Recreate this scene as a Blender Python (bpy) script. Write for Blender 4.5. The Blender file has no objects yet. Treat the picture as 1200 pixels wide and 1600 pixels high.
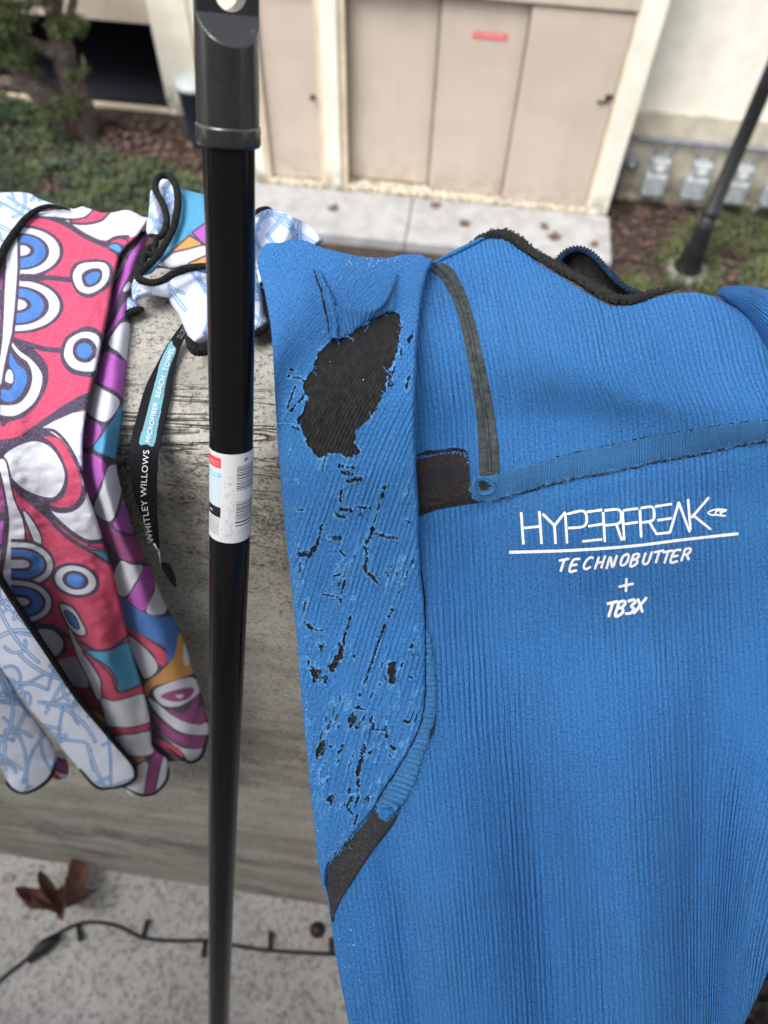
import bpy, bmesh, math, random
import numpy as np
from mathutils import Vector, Matrix

random.seed(7)
RNG = np.random.default_rng(7)
SC = bpy.context.scene
COL = SC.collection

# ------------------------------------------------------------------ camera
F_PX, CX, CY = 1200.0, 600.0, 800.0            # focal length and centre of the 1200 x 1600 photograph
CAM_H = 5.5                                    # camera above the garden ground
_d = np.array([570.0 - CX, 1600.0 - CY, F_PX]); _d /= np.linalg.norm(_d)
_y = np.array([0, 0, 1.0]) - _d * _d[2]; _y /= np.linalg.norm(_y)
ROT = np.array([np.cross(_y, -_d), _y, -_d])   # rows: world axes seen in camera axes (x right, y down, z forward)
cam_data = bpy.data.cameras.new('camera')
cam = bpy.data.objects.new('camera', cam_data)
COL.objects.link(cam)
cm = np.eye(4)
cm[:3, 0], cm[:3, 1], cm[:3, 2], cm[:3, 3] = ROT[:, 0], -ROT[:, 1], -ROT[:, 2], (0, 0, CAM_H)
cam.matrix_world = Matrix(cm.tolist())
cam_data.sensor_width = 36
cam_data.lens = 36 * F_PX / 1600
cam_data.clip_start = 0.01
cam_data.clip_end = 500
cam_data.dof.use_dof = True
cam_data.dof.focus_distance = 0.43
cam_data.dof.aperture_fstop = 7.6
SC.camera = cam

# ------------------------------------------------------------------ light
SUN_EL, SUN_AZ = math.radians(58), math.radians(-132)     # azimuth from +Y towards +X
world = bpy.data.worlds.new('World'); SC.world = world
world.use_nodes = True
wn = world.node_tree
sky = wn.nodes.new('ShaderNodeTexSky'); sky.sky_type = 'NISHITA'; sky.sun_disc = False
sky.sun_elevation = SUN_EL; sky.sun_rotation = SUN_AZ
sky.air_density = 1.0; sky.dust_density = 3.0; sky.ozone_density = 1.0
hs = wn.nodes.new('ShaderNodeHueSaturation'); hs.inputs['Saturation'].default_value = 0.28
bg = wn.nodes['Background']; bg.inputs[1].default_value = 0.15
wn.links.new(sky.outputs[0], hs.inputs['Color']); wn.links.new(hs.outputs[0], bg.inputs[0])
sun_l = bpy.data.lights.new('sun', 'SUN'); sun_l.energy = 1.3; sun_l.angle = math.radians(30); sun_l.color = (1, 0.96, 0.9)
sun = bpy.data.objects.new('sun', sun_l); COL.objects.link(sun)
sd = Vector((math.sin(SUN_AZ) * math.cos(SUN_EL), math.cos(SUN_AZ) * math.cos(SUN_EL), math.sin(SUN_EL)))
sun.rotation_euler = sd.to_track_quat('Z', 'Y').to_euler(); sun.location = (0, 0, 30)
SC.view_settings.view_transform = 'Standard'
SC.view_settings.look = 'None'
SC.view_settings.gamma = 1
SC.view_settings.use_curve_mapping = False
SC.view_settings.exposure = 1.35


# ------------------------------------------------------------------ helpers
def P(px, py, z):
    """points z metres in front of the camera along the sight lines of the photograph's pixels"""
    px, py, z = np.broadcast_arrays(np.asarray(px, float), np.asarray(py, float), np.asarray(z, float))
    c = np.stack([(px - CX) / F_PX * z, (py - CY) / F_PX * z, z], -1)
    w = c @ ROT.T
    w[..., 2] += CAM_H
    return w


def depth_of_plane(px, py, n, d):
    """camera depth where the sight line meets the plane n.x = d"""
    px, py = np.broadcast_arrays(np.asarray(px, float), np.asarray(py, float))
    c = np.stack([(px - CX) / F_PX, (py - CY) / F_PX, np.ones_like(px)], -1) @ ROT.T
    den = c @ np.asarray(n)
    return (d - n[2] * CAM_H) / np.where(np.abs(den) < 1e-6, 1e-6, den)


def cub(x, xs, ys):
    """smooth curve through points (Hermite)"""
    x = np.asarray(x, float); xs = np.asarray(xs, float); ys = np.asarray(ys, float)
    h = np.diff(xs); s = np.diff(ys) / h
    m = np.empty_like(ys); m[0] = s[0]; m[-1] = s[-1]
    m[1:-1] = np.where(s[:-1] * s[1:] <= 0, 0, 2 * s[:-1] * s[1:] / np.where(s[:-1] + s[1:] == 0, 1, s[:-1] + s[1:]))
    i = np.clip(np.searchsorted(xs, x) - 1, 0, len(h) - 1)
    t = (x - xs[i]) / h[i]
    lo, hi = t < 0, t > 1
    tt = np.clip(t, 0, 1)
    r = (ys[i] * (2 * tt**3 - 3 * tt**2 + 1) + h[i] * m[i] * (tt**3 - 2 * tt**2 + tt)
         + ys[i + 1] * (-2 * tt**3 + 3 * tt**2) + h[i] * m[i + 1] * (tt**3 - tt**2))
    r = np.where(lo, ys[0] + m[0] * (x - xs[0]), r)
    return np.where(hi, ys[-1] + m[-1] * (x - xs[-1]), r)


def ss(x, a, b):
    t = np.clip((np.asarray(x, float) - a) / (b - a), 0, 1)
    return t * t * (3 - 2 * t)


_LAT = np.random.default_rng(3).random((512, 512))


def vnoise(x, y, s=1.0, seed=0):
    x = np.asarray(x, float) / s + seed * 17.3; y = np.asarray(y, float) / s + seed * 5.9
    xi = np.floor(x).astype(int); yi = np.floor(y).astype(int)
    fx = x - xi; fy = y - yi
    fx = fx * fx * (3 - 2 * fx); fy = fy * fy * (3 - 2 * fy)
    g = lambda a, b: _LAT[a % 512, b % 512]
    return (g(xi, yi) * (1 - fx) + g(xi + 1, yi) * fx) * (1 - fy) + (g(xi, yi + 1) * (1 - fx) + g(xi + 1, yi + 1) * fx) * fy


def spline(pts, n=10, closed=False):
    """Catmull-Rom through points"""
    p = np.asarray(pts, float)
    if closed:
        q = np.vstack([p[-1], p, p[0], p[1]])
    else:
        q = np.vstack([2 * p[0] - p[1], p, 2 * p[-1] - p[-2]])
    out = []
    t = np.linspace(0, 1, n, endpoint=False)[:, None]
    for i in range(len(q) - 3):
        a, b, c, d = q[i:i + 4]
        out.append(0.5 * (2 * b + (c - a) * t + (2 * a - 5 * b + 4 * c - d) * t**2 + (3 * b - a - 3 * c + d) * t**3))
    out = np.vstack(out)
    return out if closed else np.vstack([out, p[-1]])


def resample(pts, step):
    p = np.asarray(pts, float)
    L = np.concatenate([[0], np.cumsum(np.linalg.norm(np.diff(p, axis=0), axis=1))])
    n = max(2, int(L[-1] / step) + 1)
    t = np.linspace(0, L[-1], n)
    return np.stack([np.interp(t, L, p[:, k]) for k in range(p.shape[1])], -1)


def link(name, me, mat, parent=None):
    o = bpy.data.objects.new(name, me)
    COL.objects.link(o)
    if mat is not None:
        for m in (mat if isinstance(mat, (list, tuple)) else [mat]):
            me.materials.append(m)
    if parent is not None:
        o.parent = parent
    return o


def tag(o, label=None, cat=None, group=None, kind=None):
    for k, v in (('label', label), ('category', cat), ('group', group), ('kind', kind)):
        if v:
            o[k] = v
    return o


def thing(name, label, cat, loc=(0, 0, 0), group=None):
    o = bpy.data.objects.new(name, None)
    o.empty_display_size = 0.1
    COL.objects.link(o)
    o.location = loc
    return tag(o, label, cat, group)


def mesh_np(name, V, Fq, smooth=True):
    """mesh from arrays; Fq an (n,3) or (n,4) array"""
    me = bpy.data.meshes.new(name)
    V = np.asarray(V, np.float32); Fq = np.asarray(Fq, np.int32)
    k = Fq.shape[1]
    me.vertices.add(len(V)); me.vertices.foreach_set('co', V.ravel())
    me.loops.add(Fq.size); me.loops.foreach_set('vertex_index', Fq.ravel())
    me.polygons.add(len(Fq))
    me.polygons.foreach_set('loop_start', np.arange(0, Fq.size, k, dtype=np.int32))
    me.polygons.foreach_set('use_smooth', np.full(len(Fq), smooth))
    me.update(calc_edges=True)
    me.validate()
    return me


def rel(V, parent):
    """world points to the parent's frame (parents are never rotated)"""
    if parent is None:
        return V
    p = parent; off = np.zeros(3)
    while p is not None:
        off += np.array(p.location); p = p.parent
    return np.asarray(V, float) - off


def grid(name, G, mat, parent=None, uv=None, uv2=None, col=None, attrs=None, closed=False, keep=None, smooth=True):
    """mesh from a grid of points G[v,u,3] (u to the right, v down as seen from the front)"""
    nv, nu = G.shape[:2]
    uv2 = uv if uv2 is None else uv2
    idx = np.arange(nv * nu).reshape(nv, nu)
    if closed:
        idx = np.concatenate([idx, idx[:, :1]], 1)
    a, b, c, d = idx[:-1, :-1], idx[1:, :-1], idx[1:, 1:], idx[:-1, 1:]
    Fq = np.stack([a, b, c, d], -1)
    if keep is not None:
        Fq = Fq[keep]
    Fq = Fq.reshape(-1, 4)
    V = rel(G.reshape(-1, 3), parent)
    me = mesh_np(name, V, Fq, smooth)
    if uv is not None:
        lay = me.uv_layers.new(name='UVMap')
        U = np.asarray(uv, np.float32).reshape(-1, 2)
        li = np.empty(len(me.loops), np.int32); me.loops.foreach_get('vertex_index', li)
        lay.data.foreach_set('uv', U[li].ravel())
        if uv2 is not None:
            lay = me.uv_layers.new(name='Grain')
            lay.data.foreach_set('uv', np.asarray(uv2, np.float32).reshape(-1, 2)[li].ravel())
    if col is not None:
        ca = me.color_attributes.new('Col', 'FLOAT_COLOR', 'POINT')
        c4 = np.ones((nv * nu, 4), np.float32); c4[:, :3] = np.asarray(col).reshape(-1, 3)
        ca.data.foreach_set('color', c4.ravel())
    for k, v in (attrs or {}).items():
        at = me.attributes.new(k, 'FLOAT', 'POINT')
        at.data.foreach_set('value', np.asarray(v, np.float32).ravel())
    return link(name, me, mat, parent)


class MB:
    """collects simple shapes into one mesh"""
    def __init__(self):
        self.v = []; self.f = []

    def add(self, V, F):
        o = sum(len(a) for a in self.v)
        self.v.append(np.asarray(V, float))
        self.f += [tuple(i + o for i in f) for f in F]

    def box(self, c, s, ax=None):
        """box centred at c with full sizes s along the axes ax (rows)"""
        ax = np.eye(3) if ax is None else np.asarray(ax, float)
        q = np.array([[x, y, z] for x in (-.5, .5) for y in (-.5, .5) for z in (-.5, .5)]) * np.asarray(s, float)
        self.add(np.asarray(c, float) + q @ ax, [(0, 1, 3, 2), (4, 6, 7, 5), (0, 4, 5, 1), (2, 3, 7, 6), (0, 2, 6, 4), (1, 5, 7, 3)])

    def tube(self, pts, r, n=8, cap=True):
        p = np.asarray(pts, float); m = len(p)
        r = np.broadcast_to(np.asarray(r, float), (m,))
        t = np.gradient(p, axis=0); t /= np.maximum(np.linalg.norm(t, axis=1, keepdims=True), 1e-12)
        ref = np.array([0.31, 0.2, 0.93]) if abs(t[:, 2]).mean() < 0.8 else np.array([0.9, 0.3, 0.1])
        a = np.cross(t, ref); a /= np.linalg.norm(a, axis=1, keepdims=True)
        b = np.cross(t, a)
        th = np.linspace(0, 2 * np.pi, n, endpoint=False)
        V = p[:, None] + r[:, None, None] * (np.cos(th)[None, :, None] * a[:, None] + np.sin(th)[None, :, None] * b[:, None])
        F = [(i * n + j, i * n + (j + 1) % n, (i + 1) * n + (j + 1) % n, (i + 1) * n + j) for i in range(m - 1) for j in range(n)]
        if cap:
            F += [tuple(range(n))[::-1], tuple((m - 1) * n + j for j in range(n))]
        self.add(V.reshape(-1, 3), F)

    def lathe(self, base, prof, n=20, cap=True):
        """rings (radius, height) round a vertical axis at base"""
        th = np.linspace(0, 2 * np.pi, n, endpoint=False)
        V = np.array([[r * math.cos(a), r * math.sin(a), h] for r, h in prof for a in th]) + np.asarray(base, float)
        m = len(prof)
        F = [(i * n + j, i * n + (j + 1) % n, (i + 1) * n + (j + 1) % n, (i + 1) * n + j) for i in range(m - 1) for j in range(n)]
        if cap:
            F += [tuple(range(n))[::-1], tuple((m - 1) * n + j for j in range(n))]
        self.add(V, F)

    def mesh(self, name, parent=None, smooth=False):
        me = bpy.data.meshes.new(name)
        me.from_pydata(rel(np.vstack(self.v), parent).tolist(), [], self.f)
        if smooth:
            me.polygons.foreach_set('use_smooth', np.ones(len(me.polygons), bool))
        me.update()
        return me

    def build(self, name, mat, parent=None, smooth=False, bevel=0):
        o = link(name, self.mesh(name, parent, smooth), mat, parent)
        if bevel:
            bv = o.modifiers.new('bevel', 'BEVEL'); bv.width = bevel; bv.segments = 2; bv.limit_method = 'ANGLE'
        return o


# ------------------------------------------------------------------ materials
class NT:
    def __init__(self, name):
        self.m = bpy.data.materials.new(name); self.m.use_nodes = True
        self.t = self.m.node_tree; self.b = self.t.nodes['Principled BSDF']

    def n(self, typ, **kw):
        nd = self.t.nodes.new('ShaderNode' + typ)
        for k, v in kw.items():
            if hasattr(nd, k):
                setattr(nd, k, v)
            else:
                nd.inputs[k].default_value = v
        return nd

    def l(self, a, b):
        self.t.links.new(a, b)

    def val(self, s, sock):
        if isinstance(s, (int, float)):
            sock.default_value = s
        else:
            self.l(s, sock)

    def math(self, op, a, b=0.0, c=None):
        nd = self.n('Math', operation=op)
        self.val(a, nd.inputs[0]); self.val(b, nd.inputs[1])
        if c is not None:
            self.val(c, nd.inputs[2])
        return nd.outputs[0]

    def mix(self, fac, a, b, mode='MIX'):
        nd = self.n('Mix', data_type='RGBA', blend_type=mode)
        self.val(fac, nd.inputs[0])
        for s, i in ((a, 6), (b, 7)):
            if isinstance(s, (tuple, list)):
                nd.inputs[i].default_value = (*s, 1)
            else:
                self.l(s, nd.inputs[i])
        return nd.outputs[2]

    def ramp(self, fac, lo, hi):
        nd = self.n('MapRange'); nd.interpolation_type = 'SMOOTHSTEP'
        self.l(fac, nd.inputs[0]); nd.inputs[1].default_value = lo; nd.inputs[2].default_value = hi
        return nd.outputs[0]

    def coords(self, kind='Object', scale=(1, 1, 1), rot=(0, 0, 0)):
        tc = self.n('TexCoord'); mp = self.n('Mapping')
        mp.inputs['Scale'].default_value = scale; mp.inputs['Rotation'].default_value = rot
        self.l(tc.outputs[kind], mp.inputs[0])
        return mp.outputs[0]

    def noise(self, vec, scale, detail=3, rough=0.6, dist=0.0):
        nd = self.n('TexNoise', Scale=scale, Detail=detail, Roughness=rough, Distortion=dist)
        self.l(vec, nd.inputs['Vector'])
        return nd.outputs[0]

    def bump(self, h, dist, strength=1.0):
        nd = self.n('Bump', Strength=strength, Distance=dist)
        self.l(h, nd.inputs['Height']); self.l(nd.outputs[0], self.b.inputs['Normal'])

    def base(self, c):
        if isinstance(c, (tuple, list)):
            self.b.inputs['Base Color'].default_value = (*c, 1)
        else:
            self.l(c, self.b.inputs['Base Color'])

    def set(self, **kw):
        for k, v in kw.items():
            self.val(v, self.b.inputs[k.replace('_', ' ')])
        return self


def simple(name, c1, c2=None, scale=20, rough=0.7, lo=0.35, hi=0.65, bump=0.0, bscale=None, spec=0.4, metal=0.0):
    t = NT(name)
    v = t.coords()
    t.base(t.mix(t.ramp(t.noise(v, scale, 4), lo, hi), c1, c2) if c2 else c1)
    t.set(Roughness=rough, Metallic=metal)
    t.b.inputs['Specular IOR Level'].default_value = spec
    if bump:
        t.bump(t.noise(v, bscale or scale * 3, 3), bump)
    return t.m


# ================================================================== setting: garden and building across the way
FE = np.array([0.99514, -0.09848, 0]); FN = np.array([-0.09848, -0.99514, 0]); FO = np.array([0, 8.2207, 0]); UP = np.array([0, 0, 1.0])
FAX = np.array([FE, FN, UP])


def FP(a, d, h):
    """facade frame: a along the front, d out of it towards the balcony, h up"""
    return FO + FE * a + FN * d + UP * h


def fbox(mb, a0, a1, d0, d1, h0, h1):
    mb.box(FP((a0 + a1) / 2, (d0 + d1) / 2, (h0 + h1) / 2), (a1 - a0, d1 - d0, h1 - h0), FAX)


def at_y(px, py, Y):
    r = P(px, py, 1.0) - np.array([0, 0, CAM_H])
    return r * (Y / r[..., 1:2]) + np.array([0, 0, CAM_H]) if r.ndim > 1 else r * (Y / r[1]) + np.array([0, 0, CAM_H])


def at_z(px, py, Z=0.0):
    r = P(px, py, 1.0) - np.array([0, 0, CAM_H])
    return r * ((Z - CAM_H) / r[..., 2:3]) + np.array([0, 0, CAM_H]) if r.ndim > 1 else r * ((Z - CAM_H) / r[2]) + np.array([0, 0, CAM_H])


def stucco(name, c, c2, dirt=True):
    t = NT(name); v = t.coords()
    col = t.mix(t.ramp(t.noise(v, 3.5, 5), 0.35, 0.7), c, c2)
    if dirt:   # splash-back stains just above the paving
        sep = t.n('SeparateXYZ'); t.l(v, sep.inputs[0])
        st = t.math('MULTIPLY', t.ramp(sep.outputs[2], 0.34, 0.02), t.ramp(t.noise(v, 9, 4), 0.3, 0.6))
        col = t.mix(t.math('MULTIPLY', st, 0.75), col, (0.16, 0.14, 0.09))
    t.base(col); t.set(Roughness=0.85)
    t.bump(t.noise(v, 90, 3), 0.006)
    return t.m


M_soil = NT('garden_soil'); _v = M_soil.coords()
_c = M_soil.mix(M_soil.ramp(M_soil.noise(_v, 9, 6), 0.3, 0.7), (0.020, 0.014, 0.011), (0.062, 0.042, 0.032))
_c = M_soil.mix(M_soil.ramp(M_soil.noise(_v, 2.2, 5), 0.55, 0.7), _c, (0.038, 0.05, 0.018))
M_soil.base(_c); M_soil.set(Roughness=0.95); M_soil.bump(M_soil.noise(_v, 40, 4), 0.03); M_soil = M_soil.m
M_white = stucco('white_stucco', (0.78, 0.75, 0.66), (0.70, 0.67, 0.57))
M_wall = stucco('cream_stucco', (0.86, 0.83, 0.75), (0.77, 0.735, 0.635))
t = NT('beige_door_paint'); v = t.coords()
c = t.mix(t.ramp(t.noise(v, 1.6, 4), 0.35, 0.65), (0.51, 0.44, 0.37), (0.47, 0.40, 0.34))
c = t.mix(t.math('MULTIPLY', t.ramp(t.noise(t.coords(scale=(9, 9, 0.7)), 1.0, 5, 0.7), 0.52, 0.72), 0.22), c, (0.30, 0.25, 0.20))     # rain streaks
sz = t.n('SeparateXYZ'); t.l(v, sz.inputs[0])
c = t.mix(t.math('MULTIPLY', t.math('MULTIPLY', t.ramp(sz.outputs[2], 0.5, 0.05), t.ramp(t.noise(v, 7, 5), 0.35, 0.65)), 0.45), c, (0.26, 0.20, 0.14))   # splashed dirt
c = t.mix(t.math('MULTIPLY', t.ramp(t.noise(v, 26, 3, 0.6, 2.0), 0.68, 0.74), 0.35), c, (0.22, 0.18, 0.15))       # scuffs
t.base(c); t.set(Roughness=0.55); t.bump(t.noise(v, 30, 3), 0.002); M_beige = t.m
M_trim = simple('cream_trim_paint', (0.66, 0.56, 0.42), (0.55, 0.46, 0.34), 5, 0.6)
M_conc = NT('pale_concrete'); _v = M_conc.coords()
_c = M_conc.mix(M_conc.ramp(M_conc.noise(_v, 4, 6), 0.35, 0.7), (0.34, 0.342, 0.345), (0.25, 0.25, 0.245))
_c = M_conc.mix(M_conc.ramp(M_conc.noise(_v, 14, 5), 0.66, 0.78), _c, (0.22, 0.20, 0.17))
M_conc.base(_c); M_conc.set(Roughness=0.8); M_conc.bump(M_conc.noise(_v, 120, 2), 0.003); M_conc = M_conc.m
M_sill = simple('speckled_threshold', (0.55, 0.50, 0.40), (0.13, 0.10, 0.07), 26, 0.85, 0.45, 0.6)
M_dark = simple('dark_interior', (0.006, 0.008, 0.013), None)
M_black = simple('black_lamp_paint', (0.008, 0.009, 0.011), (0.016, 0.016, 0.017), 15, 0.4)
M_galv = simple('grey_meter_metal', (0.30, 0.33, 0.36), (0.42, 0.45, 0.47), 12, 0.5, metal=0.25)
M_pipe = simple('grey_pipe_paint', (0.20, 0.215, 0.25), (0.15, 0.16, 0.18), 10, 0.5)
M_red = simple('red_sign', (0.62, 0.075, 0.09), None, rough=0.5)
M_signw = simple('sign_lettering', (0.75, 0.55, 0.55), None, rough=0.6)
M_metal = simple('dark_hardware', (0.07, 0.065, 0.06), None, rough=0.35, metal=0.8)

ground = MB(); ground.box((0, 40, -0.62), (240, 240, 1.0))
tag(ground.build('ground', M_soil), kind='structure')

# paving in front of the store doors: two cast slabs with open joints
pave = thing('pavement', None, None, FP(0, 0, 0)); pave['kind'] = 'structure'
for a0, a1 in ((-1.72, 0.205), (0.217, 2.52)):
    m = MB(); fbox(m, a0, a1, 0.035, 0.87, -0.17, 0.0)
    m.build('paving_slab', M_conc, pave, bevel=0.012)

# ---------------- the building
bld = thing('building', 'cream stucco building with beige store doors across the garden', 'building', FP(0, 0, 0))
m = MB()
fbox(m, 2.48, 14, -0.85, -0.55, -0.3, 7)
m.build('wall', M_wall, bld)
m = MB(); fbox(m, 2.484, 14, -0.55, -0.50, -0.3, 0.98)
m.build('plinth', stucco('shade_dark_stucco', (0.60, 0.55, 0.45), (0.42, 0.38, 0.29)), bld, bevel=0.02)  # plinth colour darkened for the shade behind the gas meters
m = MB(); fbox(m, 2.25, 2.48, -0.85, 0.02, -0.2, 7)
m.build('column', M_white, bld)
m = MB(); fbox(m, -0.83, -0.655, -0.4, 0.02, -0.1, 7)
m.build('column', M_white, bld)
m = MB(); fbox(m, -1.95, -1.56, -1.8, 0.0, -0.1, 7)
m.build('column', M_white, bld)
m = MB(); fbox(m, -0.655, 2.25, -0.4, -0.004, 2.148, 7)
fbox(m, -1.56, -0.83, -0.4, -0.004, 2.09, 7)
m.build('header', M_beige, bld)
for a0, a1, dj, hj in ((-0.652, -0.58, -0.006, 2.13), (2.225, 2.25, -0.006, 2.13), (-1.556, -1.50, -0.01, 2.09), (-0.885, -0.832, -0.01, 2.09)):
    m = MB(); fbox(m, a0, a1, -0.4, dj, -0.05, hj); m.build('door_jamb', M_trim, bld)
m = MB(); fbox(m, -0.58, 2.225, -0.4, 0.031, -0.16, 0.045); fbox(m, -1.5, -0.885, -0.4, 0.031, -0.16, 0.04)
m.build('threshold', M_sill, bld)


def door(a0, a1, d, h0, h1, label=None):
    m = MB(); fbox(m, a0, a1, d - 0.045, d, h0, h1)
    o = m.build('door', M_beige, bld, bevel=0.004)
    if label:
        o['label'] = label
    return o


d1 = door(-1.495, -0.89, -0.06, 0.055, 2.085, 'narrow beige hinged door with a round knob')
m = MB(); c = FP(-0.945, -0.03, 1.06)
m.tube([c - FN * 0.03, c + FN * 0.03], 0.012, 8); m.tube([c + FN * (0.03 + 0.028 * k / 6) for k in range(7)], [0.018, 0.028, 0.032, 0.032, 0.028, 0.02, 0.008], 12)
m.build('knob', M_metal, d1, True)
d2 = door(-0.57, 0.40, -0.15, 0.075, 2.128)
d3 = door(0.365, 1.27, -0.095, 0.055, 2.128, 'beige sliding door with a small red sign')
m = MB(); fbox(m, 0.705, 1.045, -0.0945, -0.09, 1.752, 1.815)
sg = m.build('sign', M_red, d3)
m = MB()                       # the notice's one line of lettering, unreadable at this distance
x = 0.725
rs = np.random.default_rng(5)
while x < 1.02:
    w = rs.uniform(0.008, 0.016); fbox(m, x, x + w, -0.0899, -0.0885, 1.778, 1.796); x += w + rs.choice([0.005, 0.006, 0.014])
m.build('lettering', M_signw, sg)
d4 = door(1.24, 2.222, -0.035, 0.05, 2.128, 'beige sliding door with a dark latch')
m = MB(); fbox(m, 2.135, 2.175, -0.035, -0.008, 1.28, 1.35); fbox(m, 2.06, 2.137, -0.02, -0.012, 1.262, 1.284); fbox(m, 2.175, 2.215, -0.034, -0.015, 1.325, 1.345)
m.build('latch', M_metal, d4)
M_gap = simple('brown_gap_shade', (0.10, 0.075, 0.055), None, rough=0.6)
for dd_, a0, a1, d0, d1_ in ((d2, -0.577, -0.569, -0.149, -0.12), (d3, 0.352, 0.364, -0.15, -0.085), (d4, 1.228, 1.239, -0.095, -0.03), (d4, 2.2225, 2.2245, -0.07, -0.02)):
    m = MB(); fbox(m, a0, a1, d0, d1_, 0.08, 2.126); m.build('gap_shade_strip', M_gap, dd_)  # dark strips in place of the shadow lines at the panel edges
m = MB(); fbox(m, -0.575, 2.22, -0.10, -0.012, 2.1285, 2.1295 + 0.016); m.build('head_gap_strip', M_gap, bld)  # dark line in the gap under the header, made as a strip
# recessed left part with a dark open bay under a beam
m = MB(); fbox(m, -3.18, -1.95, -1.8, -1.5, -0.2, 7); fbox(m, -9, -3.18, -1.8, -1.5, 1.26, 7); fbox(m, -9, -8.6, -1.8, -1.5, -.2, 1.26)
m.build('wall', M_wall, bld)
m = MB(); fbox(m, -3.2, -2.73, -1.499, -1.44, -0.2, 7)
m.build('column', M_white, bld)
m = MB(); fbox(m, -8.6, -3.2, -1.7, -1.46, 0.97, 1.26)
m.build('beam', M_beige, bld, bevel=0.01)
m = MB(); fbox(m, -8.6, -3.2, -1.52, -1.46, -0.2, -0.075)
m.build('kerb', M_trim, bld)
m = MB(); fbox(m, -8.6, -3.19, -5.0, -4.9, -0.1, 2.4); fbox(m, -8.65, -8.6, -4.9, -1.81, -0.1, 2.4); fbox(m, -3.19, -3.1, -4.9, -1.81, -0.1, 2.4)
fbox(m, -8.6, -3.19, -4.9, -1.81, 2.4, 2.5); fbox(m, -8.6, -3.19, -4.9, -1.525, -0.11, -0.085)
m.build('bay_interior', M_dark, bld)
m = MB(); fbox(m, -9.5, 14.5, -9, 0.35, 7.0, 7.25)
m.build('roof', M_trim, bld)

# ---------------- gas meters under their header pipe
m = MB()
m.tube([FP(a, -0.43, 0.70) for a in np.linspace(2.56, 6.2, 14)], 0.03, 10)
m.tube([FP(2.6, -0.43, 0.70), FP(2.6, -0.43, 0.4), FP(2.6, -0.43, -0.2)], 0.03, 10)
for a in np.arange(2.56, 6.2, 0.9):
    m.tube([FP(a + .2, -0.43, 0.70), FP(a + .2, -0.52, 0.70)], 0.018, 8)
tag(m.build('gas_pipe', M_pipe, None, True), 'grey gas header pipe running along the cream wall above the meters', 'pipe')
M_glass = simple('meter_dial', (0.62, 0.62, 0.58), None, rough=0.2)
mlabels = ['grey gas meter under the pipe, nearest the white column', 'grey gas meter, second along the pipe from the white column',
           'grey gas meter just beside the lamp post shaft', 'grey gas meter along the pipe, at the right edge of the photo']
for i, a in enumerate((2.99, 3.46, 3.92, 4.37)):
    r = thing('gas_meter', mlabels[i], 'gas meter', FP(a, -0.38, 0.1), 'gas meters along the cream wall')
    m = MB(); fbox(m, a - 0.135, a + 0.135, -0.47, -0.27, 0.08, 0.38); m.build('body', M_galv, r, bevel=0.05)
    m = MB(); fbox(m, a - 0.11, a + 0.11, -0.46, -0.29, 0.383, 0.53); m.build('index_box', M_galv, r, bevel=0.025)
    m = MB(); c = FP(a, -0.29, 0.455); m.tube([c, c + FN * 0.008], 0.05, 16); m.build('dial', M_glass, r)
    for s in (-0.09, 0.09):
        m = MB(); m.tube([FP(a + s, -0.43, 0.70), FP(a + s, -0.43, 0.60), FP(a + s * 0.8, -0.40, 0.5)], 0.017, 8)
        m.build('pipe', M_pipe, r, True)
r = thing('regulator', 'round dark grey gas regulator at the foot of the white column', 'regulator', FP(2.66, -0.42, 0.35))
m = MB(); c = FP(2.68, -0.44, 0.42); m.tube([c + FN * k for k in (0, 0.02, 0.05, 0.07)], [0.05, 0.09, 0.09, 0.04], 16); m.build('diaphragm_case', M_pipe, r, True)
m = MB(); m.tube([c + FN * 0.07, c + FN * 0.11], 0.03, 10); m.build('cap', M_galv, r, True)

M_foot = simple('aged_concrete', (0.24, 0.235, 0.22), (0.15, 0.145, 0.13), 20, 0.85)
# ---------------- lamp post on its concrete footing
lb = at_z(1072, 424, -0.10)
lamp = thing('lamp_post', 'black metal lamp post on a round concrete footing in the garden', 'lamp post', lb)
m = MB(); m.lathe(lb, [(0.05, 0.0), (0.155, 0.04), (0.15, 0.1), (0.12, 0.16), (0.13, 0.2), (0.105, 0.33), (0.092, 0.55), (0.085, 0.75)], 20); m.build('base', M_black, lamp, True)
m = MB(); m.lathe(lb, [(0.095, 0.74), (0.095, 0.79), (0.075, 0.8), (0.07, 2.0), (0.062, 3.2)], 16); m.build('pole', M_black, lamp, True)
m = MB(); m.lathe(lb, [(0.062, 3.2), (0.09, 3.24), (0.16, 3.3), (0.18, 3.62), (0.22, 3.64), (0.06, 3.84), (0.02, 3.9)], 8); m.build('lantern', M_black, lamp)
m = MB(); m.lathe(lb, [(0.215, -0.14), (0.235, -0.0), (0.235, 0.03), (0.215, 0.045), (0.02, 0.046)], 28); m.build('footing', M_foot, lamp, True)

# ---------------- bin by the left column
bp = at_z(321, 228, -0.12)
M_bin = simple('dark_blue_bin', (0.012, 0.022, 0.04), (0.02, 0.03, 0.05), 8, 0.4)
M_lid = simple('pale_bin_lid', (0.30, 0.33, 0.34), None, rough=0.45)
r = thing('bin', 'dark blue rubbish bin with a pale lid by the left column', 'bin', bp)
m = MB(); m.lathe(bp, [(0.17, 0), (0.175, 0.02), (0.21, 0.74), (0.225, 0.75), (0.225, 0.775)], 24); m.build('body', M_bin, r, True)
m = MB(); m.lathe(bp, [(0.235, 0.776), (0.24, 0.80), (0.21, 0.84), (0.12, 0.875), (0.03, 0.885)], 24); m.build('lid', M_lid, r, True)


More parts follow.
